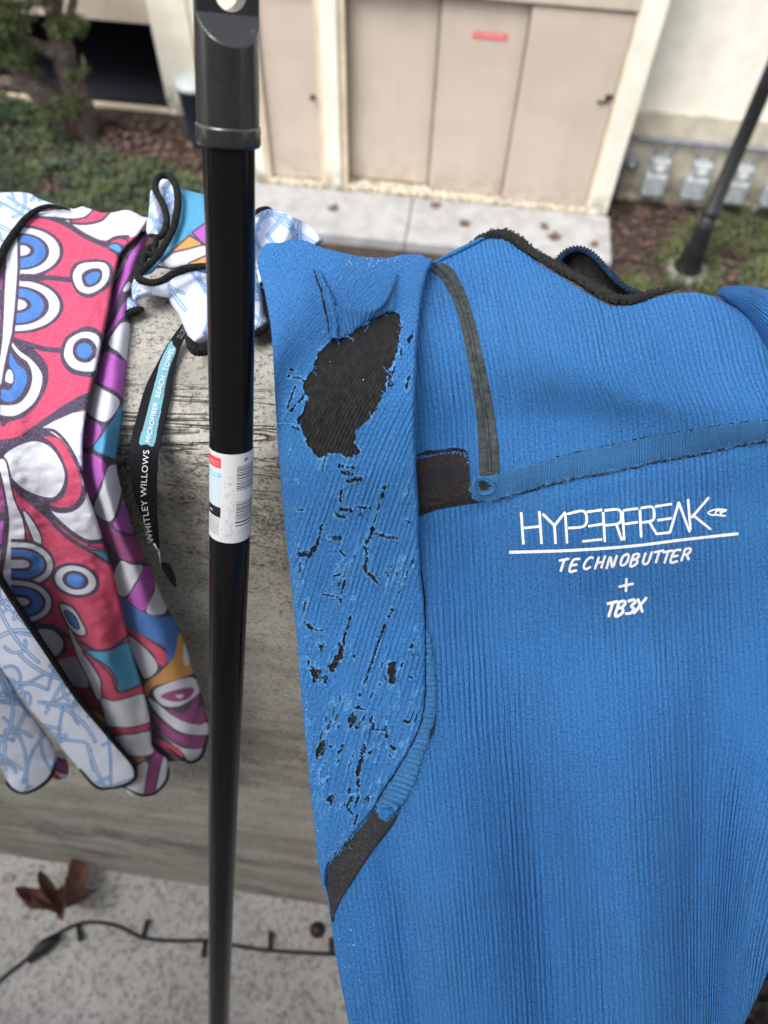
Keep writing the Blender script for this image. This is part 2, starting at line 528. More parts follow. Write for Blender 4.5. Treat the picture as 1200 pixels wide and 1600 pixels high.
# ---------------- planting
def leaf_mesh(name, pts, nrm, size, asp, mat, parent=None):
    """many small folded leaves joined into one mesh"""
    n = len(pts)
    nrm = nrm / np.linalg.norm(nrm, axis=1, keepdims=True)
    t = np.cross(nrm, RNG.normal(size=(n, 3))); t /= np.linalg.norm(t, axis=1, keepdims=True)
    b = np.cross(nrm, t)
    s = size[:, None]
    V = np.stack([pts - t * s, pts + b * s * asp + nrm * s * 0.25, pts + t * s, pts - b * s * asp + nrm * s * 0.25], 1).reshape(-1, 3)
    i = np.arange(n)[:, None] * 4
    Fq = np.concatenate([i + [0, 1, 2], i + [0, 2, 3]], 0)
    me = mesh_np(name, rel(V, parent), Fq, False)
    return link(name, me, mat, parent)


def in_poly(x, y, poly):
    c = np.zeros(np.shape(x), bool); p = np.asarray(poly, float); j = len(p) - 1
    for i in range(len(p)):
        yi, yj = p[i, 1], p[j, 1]
        with np.errstate(divide='ignore', invalid='ignore'):
            c ^= ((yi > y) != (yj > y)) & (x < (p[j, 0] - p[i, 0]) * (y - yi) / (yj - yi if yj != yi else 1e-9) + p[i, 0])
        j = i
    return c


def scatter(poly, n):
    p = np.asarray(poly, float); lo, hi = p.min(0), p.max(0); out = []
    tot = 0
    while tot < n:
        q = lo + RNG.random((n, 2)) * (hi - lo)
        q = q[in_poly(q[:, 0], q[:, 1], p)]
        out.append(q); tot += len(q)
    return np.vstack(out)[:n]


def leafy(name, cols):
    t = NT(name); v = t.coords()
    inf = t.n('NewGeometry')
    c = t.mix(t.ramp(inf.outputs['Random Per Island'], 0.1, 0.9), cols[0], cols[1])
    c = t.mix(t.ramp(t.noise(v, 2.3, 4), 0.45, 0.65), c, cols[2])
    t.base(c); t.set(Roughness=0.6)
    return t.m


M_leafA = leafy('ground_cover_leaf', ((0.016, 0.034, 0.014), (0.055, 0.088, 0.040), (0.075, 0.092, 0.03)))
M_leafB = leafy('lawn_leaf', ((0.03, 0.045, 0.014), (0.085, 0.11, 0.04), (0.10, 0.12, 0.035)))
M_need = leafy('juniper_leaf', ((0.022, 0.036, 0.009), (0.07, 0.095, 0.022), (0.05, 0.07, 0.015)))
M_litter = leafy('dead_leaf', ((0.032, 0.019, 0.014), (0.13, 0.072, 0.052), (0.055, 0.035, 0.027)))
M_bark = simple('grey_bark', (0.05, 0.038, 0.031), (0.20, 0.165, 0.14), 30, 0.9, 0.4, 0.7, bump=0.02, bscale=50)

gl = np.array([at_z(*p, -0.12)[:2] for p in ((-160, 120), (0, 150), (55, 172), (110, 222), (200, 250), (300, 280), (325, 300), (335, 345), (-200, 360))])
q = scatter(gl, 17000)
edge = vnoise(q[:, 0], q[:, 1], 0.35, 2); h = 0.28 * edge * (0.35 + 0.65 * vnoise(q[:, 0], q[:, 1], 0.9, 4))
keep = vnoise(q[:, 0], q[:, 1], 0.25, 8) + 0.35 * vnoise(q[:, 0], q[:, 1], 0.07, 3) > 0.36
q, h = q[keep], h[keep]
leaf_pts = np.column_stack([q, -0.12 + h * RNG.random(len(q))**0.5])
tag(leaf_mesh('ground_cover', leaf_pts, RNG.normal(size=leaf_pts.shape) + [0, -0.2, 1.1], RNG.uniform(0.018, 0.042, len(q)), 0.5, M_leafA),
    'low green ground cover at the foot of the tree', 'ground cover', kind='stuff')
gr = np.array([at_z(*p, -0.12)[:2] for p in ((930, 470), (985, 425), (1030, 385), (1075, 345), (1130, 322), (1240, 322), (1320, 480), (1200, 520))])
q = scatter(gr, 9000)
keep = vnoise(q[:, 0], q[:, 1], 0.3, 5) + 0.4 * vnoise(q[:, 0], q[:, 1], 0.09, 6) > 0.45
q = q[keep]
leaf_pts = np.column_stack([q, -0.12 + 0.11 * RNG.random(len(q))])
tag(leaf_mesh('lawn_weeds', leaf_pts, RNG.normal(size=leaf_pts.shape) + [0, -0.2, 1.2], RNG.uniform(0.012, 0.032, len(q)), 0.5, M_leafB),
    'weedy green ground cover around the lamp post', 'ground cover', kind='stuff')
q = np.vstack([scatter(gl + [0.3, 0.6], 900), scatter([at_z(*p)[:2] for p in ((945, 290), (1250, 300), (1250, 470), (945, 440))], 1200),
               scatter([at_z(*p)[:2] for p in ((130, 165), (330, 190), (330, 300), (180, 250))], 700), scatter([at_z(*p)[:2] for p in ((350, 385), (950, 405), (950, 450), (350, 430))], 500)])
leaf_pts = np.column_stack([q, -0.115 + 0.05 * RNG.random(len(q))])
tag(leaf_mesh('leaf_litter', leaf_pts, RNG.normal(size=leaf_pts.shape) * 0.5 + [0, 0, 1], RNG.uniform(0.02, 0.055, len(q)), 0.6, M_litter),
    'brown dead leaves scattered over the garden soil', 'leaf litter', kind='stuff')

# gnarled juniper at the left
tb = at_z(138, 208, -0.12)
tree = thing('juniper_tree', 'gnarled juniper tree in front of the dark bay at the left', 'tree', tb)


def limb(px, r0, r1, Y):
    pp = resample(spline(px, 8), 6)
    Yp = np.interp(np.linspace(0, 1, len(pp)), np.linspace(0, 1, len(Y)), Y)
    w = np.array([at_y(a, b, y) for (a, b), y in zip(pp, Yp)])
    w += 0.02 * (np.stack([vnoise(np.arange(len(w)), 0 * w[:, 0] + k, 2.0, 3) for k in range(3)], -1) - .5)
    rr = np.linspace(r0, r1, len(w)) * (0.8 + 0.45 * vnoise(np.arange(len(w)), 0 * w[:, 0], 2.2, 9))
    return w, rr


m = MB()
m.tube(*limb([(140, 212), (128, 165), (108, 120), (95, 70), (85, 20), (70, -40), (60, -110)], 0.15, 0.09, (tb[1], tb[1] - 0.1)), 9)
m.build('trunk', M_bark, tree, True)
m = MB()
for pts_, a, b in (([(-60, 70), (0, 85), (35, 118), (70, 145), (120, 175)], 0.07, 0.1), ([(-40, 20), (5, 42), (45, 65), (100, 90)], 0.05, 0.07),
                   ([(-50, 150), (10, 128), (60, 150), (110, 185)], 0.06, 0.08), ([(90, 60), (110, 20), (118, -30)], 0.06, 0.04), ([(85, 20), (40, -15), (-20, -40)], 0.06, 0.04),
                   ([(118, 140), (132, 110), (128, 85)], 0.035, 0.02), ([(70, 0), (20, 10), (-30, -10)], .05, .03)):
    m.tube(*limb(pts_, a, b, (tb[1] - 0.25, tb[1] - 0.1)), 7)
m.build('branches', M_bark, tree, True)
cl = []
for px, py, r, n in ((18, 18, 0.26, 900), (-20, 40, 0.3, 700), (92, 42, 0.15, 420), (30, 82, 0.2, 520), (-5, 78, 0.2, 420), (118, 38, 0.14, 260), (102, 165, 0.17, 360), (110, 118, 0.08, 100),
                     (75, 180, 0.15, 250), (-30, -20, 0.35, 900), (60, -30, 0.3, 700), (130, -60, 0.35, 800), (30, -110, 0.5, 1400), (132, 108, 0.07, 90), (60, 112, 0.07, 90)):
    c = at_y(px, py, tb[1] - 0.3)
    g = RNG.normal(size=(n, 3)); g *= (RNG.random((n, 1))**0.45) / np.linalg.norm(g, axis=1, keepdims=True)
    wob = 0.7 + 0.6 * vnoise(g[:, 0] * 3, g[:, 1] * 3 + g[:, 2], 0.8, int(px) % 7)
    cl.append(c + g * r * wob[:, None] * [1, 1, 0.85])
cl = np.vstack(cl)
o = leaf_mesh('crown', cl, RNG.normal(size=cl.shape), RNG.uniform(0.015, 0.04, len(cl)), 0.35, M_need, tree)

# single fallen leaves on the paving
M_dead = simple('brown_leaf', (0.13, 0.075, 0.05), (0.06, 0.035, 0.03), 30, 0.8)
flab = ['small brown leaf on the pale paving right of the pole', 'brown leaf on the paving below the gap between two store doors', 'curled brown leaf on the paving right of the slab joint',
        'brown leaf on the paving below the fourth door', 'large brown leaf on the paving above the wetsuit collar', 'brown leaf near the right end of the paving']


def curled_leaf(name, c, size, mat, ang, parent=None, lobes=5, curl=0.25):
    n = 26; th = np.linspace(0, 2 * np.pi, n, endpoint=False)
    rr = size * (0.55 + 0.45 * np.abs(np.cos(th * lobes / 2)) ** 1.5) * (0.85 + 0.25 * vnoise(th * 3, th * 0, 1, lobes))
    V = [[0, 0, 0]]
    for k in (0.5, 1.0):
        for t, r in zip(th, rr):
            x, y = r * k * math.cos(t), r * k * math.sin(t)
            V.append([x, y, curl * (k**2) * size * (0.5 + 0.7 * math.sin(2 * t + ang * 3)) + 0.12 * size * abs(y) / size * k])
    V = np.array(V); ca, sa = math.cos(ang), math.sin(ang)
    V = V @ np.array([[ca, sa, 0], [-sa, ca, 0], [0, 0, 1]])
    V[:, 2] -= V[:, 2].min(); V += c
    F = [(0, 1 + i, 1 + (i + 1) % n) for i in range(n)] + [(1 + i, 1 + n + i, 1 + n + (i + 1) % n, 1 + (i + 1) % n) for i in range(n)]
    mb = MB(); mb.add(V, F)
    return mb.build(name, mat, parent, True)


for k, (px, py, s) in enumerate(((521, 326, 0.075), (680, 321, 0.075), (726, 350, 0.075), (851, 355, 0.06), (866, 371, 0.085), (928, 382, 0.06))):
    tag(curled_leaf('fallen_leaf', at_z(px, py, 0.003), s, M_dead, 1.3 * k), flab[k], 'leaf', 'fallen leaves on the paving')


# ================================================================== balcony: wall, floor, things on the floor
WN = np.array([-0.107, -1.0, 0]) / math.hypot(0.107, 1)          # out of the wall towards the camera
WE = np.array([1.0, -0.107, 0]) / math.hypot(0.107, 1)
TOP_Z = CAM_H - 0.35
FLOOR_Z = CAM_H - 1.78
FRONT = float(WN @ np.array([0, 0.262, 0]))                        # front face: WN.x = FRONT at the top
WAX = np.array([WE, WN, UP])


def WP(a, d, z):
    """wall frame: a along, d out of the front face, z absolute height"""
    return WE * a + WN * (FRONT + d) + UP * z


def wall_depth(px, py):
    """camera depth of the wall's skin: its top, or below the edge its front face"""
    z1 = depth_of_plane(px, py, UP, TOP_Z)
    z2 = depth_of_plane(px, py, WN, FRONT)
    z1 = np.where(z1 <= 0, 9.0, np.minimum(z1, 9.0)); z2 = np.where(z2 <= 0, 9.0, np.minimum(z2, 9.0))
    return np.maximum(z1, z2)


t = NT('weathered_grey_wall'); v = t.coords()
big = t.noise(t.coords(scale=(6, 14, 14)), 1.0, 6, 0.65)
spk = t.noise(v, 330, 5, 0.72)
spk2 = t.noise(t.coords(scale=(180, 420, 420)), 1.0, 4, 0.7)
strk = t.noise(t.coords(scale=(11, 48, 48), rot=(0, 0, -0.107)), 1.0, 6, 0.7, 1.1)
mil = t.noise(t.coords(scale=(4, 7, 7)), 1.0, 7, 0.75)
c = t.mix(t.ramp(big, 0.3, 0.7), (0.50, 0.485, 0.44), (0.30, 0.29, 0.255))
c = t.mix(t.math('MULTIPLY', t.ramp(strk, 0.54, 0.8), 0.2), c, (0.22, 0.21, 0.17))
c = t.mix(t.math('MULTIPLY', t.ramp(spk, 0.50, 0.64), 0.74), c, (0.045, 0.045, 0.043))
c = t.mix(t.math('MULTIPLY', t.ramp(spk2, 0.56, 0.7), 0.55), c, (0.70, 0.69, 0.65))
c = t.mix(t.math('MULTIPLY', t.ramp(mil, 0.50, 0.66), t.math('MULTIPLY', t.ramp(spk, 0.36, 0.56), 0.8)), c, (0.05, 0.05, 0.047))
crk = t.noise(t.coords(scale=(4.0, 60, 60), rot=(0, 0, -0.107)), 1.0, 4, 0.6, 0.8)
crm = t.math('SUBTRACT', 1.0, t.ramp(t.math('ABSOLUTE', t.math('SUBTRACT', crk, 0.52)), 0.0, 0.022))
geo = t.n('SeparateXYZ'); t.l(t.n('NewGeometry').outputs['Position'], geo.inputs[0])
edge = t.math('MULTIPLY', t.ramp(geo.outputs[2], TOP_Z - 0.06, TOP_Z - 0.015), t.ramp(geo.outputs[1], 0.335, 0.30))
crm = t.math('MULTIPLY', crm, edge)
c = t.mix(t.math('MULTIPLY', crm, 0.65), c, (0.03, 0.028, 0.025))
t.base(c); t.set(Roughness=0.9); t.b.inputs['Specular IOR Level'].default_value = 0.15
t.bump(t.math('SUBTRACT', t.math('ADD', spk, t.math('MULTIPLY', strk, 0.2)), t.math('MULTIPLY', crm, 1.6)), 0.0022)
M_para = t.m

# the wall: a long profile with an eased front edge, slightly uneven
prof = []
R_E = 0.016
prof += [(0.07, FLOOR_Z - 0.02), (0.05, FLOOR_Z + 0.4), (0.025, FLOOR_Z + 0.9)]
prof += [(0.003, TOP_Z - 0.06)]
prof += [(-R_E + R_E * math.cos(x), TOP_Z - R_E + R_E * math.sin(x)) for x in np.linspace(0, math.pi / 2, 7)]
prof += [(d, TOP_Z) for d in (-0.05, -0.08, -0.11, -0.14)]
prof += [(-0.155 - 0.01 * math.sin(x), TOP_Z - 0.01 + 0.01 * math.cos(x)) for x in np.linspace(0, math.pi / 2, 5)]
prof += [(-0.165, TOP_Z - 0.5), (-0.165, TOP_Z - 1.6)]
A = np.arange(-2.6, 2.61, 0.02)
G = np.array([[WP(a, d, z) for a in A] for d, z in prof])
n1 = vnoise(A[None] * 1 + 0 * G[..., 0], np.arange(len(prof))[:, None] * 0.6 + 0 * G[..., 0], 0.06, 1) - 0.5
G += (0.0025 * n1)[..., None] * (WN * 0.6 + UP * 0.8)
tag(grid('balcony_wall', G[::-1], M_para), 'weathered grey balcony wall that the towel and wetsuit hang over', 'wall')

t = NT('stained_balcony_floor'); v = t.coords()
c = t.mix(t.ramp(t.noise(v, 3.0, 6), 0.35, 0.7), (0.50, 0.487, 0.472), (0.30, 0.288, 0.274))
c = t.mix(t.math('MULTIPLY', t.ramp(t.noise(v, 95, 5, 0.7), 0.47, 0.64), 0.58), c, (0.05, 0.047, 0.043))
c = t.mix(t.math('MULTIPLY', t.ramp(t.noise(v, 38, 5, 0.75, 1.2), 0.52, 0.66), 0.38), c, (0.055, 0.05, 0.045))
t.base(c); t.set(Roughness=0.75); t.bump(t.noise(v, 160, 4), 0.002)
M_floor = t.m
m = MB(); m.box(WP(0, 1.27, FLOOR_Z - 0.1), (5.2, 2.75, 0.2), WAX)
tag(m.build('floor', M_floor), kind='structure')

# out of view: house wall and ceiling, added to shade the near things from behind
M_house = simple('unseen_house_stucco', (0.68, 0.65, 0.60), (0.60, 0.57, 0.52), 2.5, 0.85)
m = MB(); m.box(WP(0, 2.65, CAM_H - 1.4), (13, 0.2, 8.2), WAX)
tag(m.build('unseen_house_wall', M_house), kind='structure')
m = MB(); m.box(WP(0, 1.78, CAM_H + 1.0), (9, 1.53, 0.16), WAX)
tag(m.build('unseen_ceiling', M_house), kind='structure')

# sycamore leaf against the foot of the wall
M_syc = simple('rust_brown_leaf', (0.125, 0.048, 0.03), (0.05, 0.023, 0.019), 45, 0.6, bump=0.002, bscale=90)


def lobed_leaf(name, c, size, ang, tilt, mat, parent=None):
    lob = [(0, 1.0), (0.32, 0.5), (0.62, 0.95), (0.95, 0.45), (1.45, 0.8), (1.95, 0.42), (2.6, 0.45), (3.0, 0.2)]
    th = np.array([a for a, _ in lob] + [2 * math.pi - a for a, _ in lob[::-1]]); rr = np.array([r for _, r in lob] + [r for _, r in lob[::-1]])
    tt = np.linspace(0, 2 * np.pi, 64, endpoint=False); rr = np.interp(tt, th, rr, period=2 * np.pi) * size
    V = [[0, 0, 0]]
    for k in (0.35, 0.7, 1.0):
        for a, r in zip(tt, rr):
            x, y = r * k * math.cos(a), r * k * math.sin(a)
            V.append([x, y, 0.7 * abs(y) * (0.6 + 0.6 * math.cos(3 * a)) + 0.5 * k * k * size * math.cos(2 * a + 1) ** 2 + 0.12 * k * size * math.sin(7 * a + 4 * k)])
    V = np.array(V)
    rm = np.array(Matrix.Rotation(ang, 3, 'Z') @ Matrix.Rotation(tilt, 3, 'Y'))
    V = V @ rm.T; V[:, 2] -= V[:, 2].min(); V += c
    n = 64
    F = [(0, 1 + i, 1 + (i + 1) % n) for i in range(n)]
    for k in range(2):
        F += [(1 + k * n + i, 1 + (k + 1) * n + i, 1 + (k + 1) * n + (i + 1) % n, 1 + k * n + (i + 1) % n) for i in range(n)]
    mb = MB(); mb.add(V, F)
    stem = resample(spline([V[0], V[0] + (V[1 + n // 2] - V[0]) * 0.8, V[0] + (V[1 + n // 2] - V[0]) * 2.2 + np.array([0, 0, 0.004])], 6), 0.006)
    mb.tube(stem, 0.0018, 5)
    return mb.build(name, mat, parent, True)


def floor_pt(px, py, h=0.0):
    return at_z(px, py, FLOOR_Z + h)


tag(lobed_leaf('sycamore_leaf', floor_pt(108, 1428, 0.004), 0.098, 1.75, 0.75, M_syc), 'rust brown curled sycamore leaf at the foot of the balcony wall', 'leaf')

# string light cable with its empty sockets
M_cable = simple('black_cable', (0.012, 0.013, 0.014), None, rough=0.5)
cab = thing('string_light_cable', 'black string light cable with short sockets lying on the balcony floor', 'cable', floor_pt(200, 1450))
pc = np.array([floor_pt(x, y, 0.005) for x, y in spline([(-60, 1590), (0, 1532), (40, 1500), (85, 1462), (130, 1442), (180, 1446), (222, 1465), (270, 1470), (325, 1470), (370, 1478), (420, 1485), (480, 1489), (540, 1492), (640, 1500)], 8)])
m = MB(); m.tube(pc, 0.0036, 8); m.build('cord', M_cable, cab, True)
for (x0, y0), (x1, y1) in (((224, 1462), (231, 1437)), ((320, 1472), (318, 1496)), ((422, 1483), (423, 1456)), ((518, 1490), (517, 1466)), ((122, 1444), (126, 1470))):
    a, b = floor_pt(x0, y0, 0.006), floor_pt(x1, y1, 0.012)
    m = MB(); m.tube([a, a + (b - a) * 0.45, a + (b - a) * 0.5, b], [0.004, 0.0042, 0.0056, 0.005], 8); m.build('socket', M_cable, cab, True)
m = MB(); m.tube([floor_pt(45, 1500, 0.01), floor_pt(70, 1478, 0.016), floor_pt(92, 1462, 0.016)], [0.008, 0.014, 0.008], 8)
m.build('plug', M_cable, cab, True)
m = MB(); c = floor_pt(496, 1453, 0.004); m.lathe(c, [(0.012, -0.003), (0.016, 0.0), (0.014, 0.008), (0.004, 0.012)], 10)
tag(m.build('pebble', M_cable, None, True), 'small round black pebble on the floor beside the wetsuit', 'pebble')
# damp dark leaves at the lower right
M_wet = simple('dark_wet_leaf', (0.012, 0.010, 0.010), (0.04, 0.03, 0.028), 25, 0.5)
c0 = floor_pt(1235, 1560)
n = 260
pts_ = c0 + np.column_stack([RNG.normal(0, 0.11, n), RNG.normal(0, 0.13, n), RNG.random(n) * 0.05 + 0.004])
tag(leaf_mesh('wet_leaves', pts_, RNG.normal(size=(n, 3)) * 0.5 + [0, 0, 1], RNG.uniform(0.025, 0.06, n), 0.6, M_wet), 'dark heap of wet leaves on the floor at the lower right', 'leaves', kind='stuff')


# ================================================================== black pole leaning on the wall
POLE_D = 0.0222
_py = [-150, 0, 230, 470, 710, 840, 1000, 1250, 1590, 1760]
_pw = [95, 90, 82, 74, 67, 63, 56.5, 45.5, 32, 26]
_pc = [352, 353.5, 357.3, 361, 361.5, 359.3, 355.5, 349, 342, 339]
pole_c = lambda y: cub(y, _py, _pc)
pole_z = lambda y: POLE_D * F_PX / cub(y, _py, _pw)


def pole_axis(y):
    return P(pole_c(y), y, pole_z(y))


def pole_frame(y):
    """axis point, tangent, towards the camera, across (to the right)"""
    y = np.atleast_1d(np.asarray(y, float))
    p = pole_axis(y); t = pole_axis(y + 3) - pole_axis(y - 3)
    t /= np.linalg.norm(t, axis=1, keepdims=True)
    f = np.array([0, 0, CAM_H]) - p; f -= t * (f * t).sum(1, keepdims=True)
    f /= np.linalg.norm(f, axis=1, keepdims=True)
    b = np.cross(f, t)                     # t runs down the picture, so f x t points ... to the right
    r = P(pole_c(y) + 5, y, pole_z(y)) - p
    b *= np.sign((b * r).sum(1, keepdims=True))
    return p, t, f, b


t = NT('gloss_black_tube'); v = t.coords()
sc = t.noise(t.coords(scale=(900, 900, 14)), 1.0, 3, 0.7)
spots = t.noise(v, 420, 2)
c = t.mix(t.ramp(sc, 0.62, 0.8), (0.003, 0.003, 0.004), (0.012, 0.012, 0.014))
c = t.mix(t.ramp(spots, 0.79, 0.84), c, (0.25, 0.24, 0.23))
t.base(c); t.b.inputs['Specular IOR Level'].default_value = 0.22; t.set(Roughness=t.math('ADD', 0.09, t.math('MULTIPLY', t.ramp(sc, 0.55, 0.85), 0.25)))
t.bump(sc, 0.00004)
M_pole = t.m
t = NT('black_grip_plastic'); v = t.coords()
sm = t.noise(v, 160, 5, 0.7); mk = t.noise(v, 60, 4, 0.6, 2.5)
c = t.mix(t.math('MULTIPLY', t.ramp(mk, 0.60, 0.72), t.ramp(sm, 0.5, 0.7)), (0.010, 0.010, 0.011), (0.12, 0.115, 0.11))
t.base(c); t.set(Roughness=t.math('ADD', 0.20, t.math('MULTIPLY', sm, 0.2))); t.bump(sm, 0.00015); t.b.inputs['Specular IOR Level'].default_value = 0.6; t.b.inputs['Coat Weight'].default_value = 0.35; t.b.inputs['Coat Roughness'].default_value = 0.16
M_grip = t.m

pole = thing('pole', 'glossy black pole with a barcode sticker leaning on the balcony wall', 'pole', pole_axis(700.0))
yy = np.linspace(205, 1760, 140)
p, tt, ff, bb = pole_frame(yy)
th = np.linspace(0, 2 * np.pi, 40, endpoint=False)
G = p[:, None] + POLE_D / 2 * (np.cos(th)[None, :, None] * ff[:, None] + np.sin(th)[None, :, None] * bb[:, None])
grid('tube', G, M_pole, pole, closed=True)

# grip: round socket that is scooped away at the front into a flat tab with a hanging hole
yy = np.concatenate([np.linspace(-150, -10, 30), np.linspace(-7, 85, 62), np.linspace(90, 205, 24)])
p, tt, ff, bb = pole_frame(yy)
R = np.interp(yy, [-150, -120, 0, 205], [0.0100, 0.0126, 0.0126, 0.0130])
tilt = math.radians(14)
fc = ff * math.cos(tilt) + bb * math.sin(tilt); bc = bb * math.cos(tilt) - ff * math.sin(tilt)
th = np.linspace(-np.pi, np.pi, 72, endpoint=False)
x = R[:, None] * np.cos(th)[None]; yb = R[:, None] * np.sin(th)[None]
carve = np.where(yy > 74, 2.0, 0.20 + 0.82 * np.clip((yy - 22) / 48, 0, 1) ** 1.15) * R
x = np.where(x > carve[:, None], carve[:, None] + 0.03 * (x - carve[:, None]), x)
G = p[:, None] + x[..., None] * fc[:, None] + yb[..., None] * bc[:, None]
nv, nu = G.shape[:2]
idx = np.arange(nv * nu).reshape(nv, nu); idx = np.concatenate([idx, idx[:, :1]], 1)
Fq = np.stack([idx[:-1, :-1], idx[1:, :-1], idx[1:, 1:], idx[:-1, 1:]], -1).reshape(-1, 4).tolist()
Fq += [idx[0, :-1].tolist(), idx[-1, :-1][::-1].tolist()]
me = bpy.data.meshes.new('grip'); me.from_pydata(rel(G.reshape(-1, 3), pole).tolist(), [], Fq)
bm = bmesh.new(); bm.from_mesh(me); bmesh.ops.recalc_face_normals(bm, faces=bm.faces); bm.to_mesh(me); bm.free()
grip = link('grip', me, M_grip, pole)
p0, t0, f0, b0 = (a[0] for a in pole_frame(-12.0))
fc0 = f0 * math.cos(tilt) + b0 * math.sin(tilt); hc = p0 + (b0 * math.cos(tilt) - f0 * math.sin(tilt)) * 0.001
cut = MB(); cut.tube([hc + fc0 * 0.03, hc - fc0 * 0.03], 0.0062, 40)
cutme = cut.mesh('cut')
bm = bmesh.new(); bm.from_mesh(cutme); bmesh.ops.recalc_face_normals(bm, faces=bm.faces); bm.to_mesh(cutme); bm.free()
co = bpy.data.objects.new('cut', cutme); COL.objects.link(co)
md = grip.modifiers.new('hole', 'BOOLEAN'); md.operation = 'DIFFERENCE'; md.object = co; md.solver = 'EXACT'
dg = bpy.context.evaluated_depsgraph_get(); dg.update()
newme = bpy.data.meshes.new_from_object(grip.evaluated_get(dg))
grip.modifiers.clear(); grip.data = newme
bpy.data.objects.remove(co)
newme.polygons.foreach_set('use_smooth', np.ones(len(newme.polygons), bool))
try:
    newme.set_sharp_from_angle(angle=math.radians(32))
except Exception:
    pass
yy = np.array([193, 193.5, 196, 199, 219, 223, 226, 226.5]); rr = np.array([0.0128, 0.0131, 0.01345, 0.0136, 0.0136, 0.0135, 0.0131, 0.0112])
p, tt, ff, bb = pole_frame(yy)
th = np.linspace(0, 2 * np.pi, 48, endpoint=False)
G = p[:, None] + rr[:, None, None] * (np.cos(th)[None, :, None] * ff[:, None] + np.sin(th)[None, :, None] * bb[:, None])
grid('collar', G, M_grip, pole, closed=True)

# sticker: printed sleeve of paper round the tube
nph, nal = 260, 420
ph = np.radians(np.linspace(-125, 125, nph)); al = np.linspace(0, 1, nal)
yy = 696 + al * 134.5
p, tt, ff, bb = pole_frame(yy)
rs = POLE_D / 2 + 0.00018
tear = 0.0
G = p[:, None] + rs * (np.cos(ph)[None, :, None] * ff[:, None] + np.sin(ph)[None, :, None] * bb[:, None])
PH, AL = np.meshgrid(np.degrees(ph), al)
C = np.empty((nal, nph, 3)); C[:] = (0.50, 0.51, 0.53)
C *= (1 - 0.10 * vnoise(PH, AL * 100, 9, 1) * vnoise(PH, AL * 100, 2.2, 2))[..., None]


def blk(a0, a1, t0, t1, c, m=1.0):
    k = (PH >= a0) & (PH <= a1) & (AL >= t0) & (AL <= t1)
    C[k] = C[k] * (1 - m) + np.array(c) * m


blk(-125, -27, 0.055, 0.175, (0.55, 0.045, 0.06))
for q in (0.105, 0.137):
    blk(-80, -32, q, q + 0.008, (0.75, 0.45, 0.45), 0.7)
blk(-125, -27, 0.235, 0.285, (0.16, 0.42, 0.75)); blk(-70, -36, 0.252, 0.264, (0.6, 0.75, 0.88), 0.7)
blk(-125, -27, 0.285, 0.62, (0.42, 0.48, 0.53))
blk(-125, -27, 0.62, 0.735, (0.012, 0.012, 0.016)); blk(-70, -56, 0.675, 0.69, (0.7, 0.7, 0.7), 0.7)
rs_ = np.random.default_rng(11)
for k in range(9):
    a = 0.752 + k * 0.021
    x = -88.0
    while x < -31:
        w = rs_.uniform(2.0, 6.5); blk(x, min(x + w, -31), a, a + 0.0115, (0.05, 0.05, 0.06), 0.75); x += w + rs_.choice([0.9, 1.2, 2.2])
q = 0.142
thick = {0.205: 0.014, 0.39: 0.013, 0.565: 0.013, 0.62: 0.013, 0.765: 0.016, 0.805: 0.014}
for a0, a1, dn in ((0.14, 0.42, 0.62), (0.545, 0.75, 0.62)):
    q = a0
    while q < a1:
        w = rs_.choice([0.004, 0.006, 0.009, 0.012]); blk(14, 88, q, q + w, (0.02, 0.02, 0.025)); q += w + rs_.choice([0.005, 0.007, 0.011, 0.014])
for a, w in ((0.765, 0.016), (0.805, 0.013)):
    blk(14, 88, a, a + w, (0.02, 0.02, 0.025))
k = (((PH - 41) / 6.5) ** 2 + ((AL - 0.075 + (PH - 41) * 0.0012) / 0.02) ** 2) < 1
C[k] = (0.20, 0.12, 0.09)
sm = (vnoise(PH, AL * 100, 4, 5) > 0.66) & (vnoise(PH, AL * 100, 1.4, 6) > 0.5) & (PH > -26) & (PH < 14) & (AL > 0.25)
C[sm] *= 0.72
M_label = NT('printed_sticker'); vc = M_label.n('VertexColor', layer_name='Col'); M_label.base(vc.outputs[0]); M_label.set(Roughness=0.45); M_label.b.inputs['Specular IOR Level'].default_value = 0.2; M_label = M_label.m
keep = np.ones((nal - 1, nph - 1), bool)
nt = (AL[:-1, :-1] > 0.875 - 0.035 * np.clip(1 - np.abs(PH[:-1, :-1] - 45) / 22, 0, 1)) & (np.abs(PH[:-1, :-1] - 40) < 20) & (AL[:-1, :-1] < 0.895 + 0.02 * vnoise(PH[:-1, :-1], AL[:-1, :-1], 4, 3))
C[:-1, :-1][nt] = (0.45, 0.44, 0.42)
grid('sticker', G, M_label, pole, col=C)


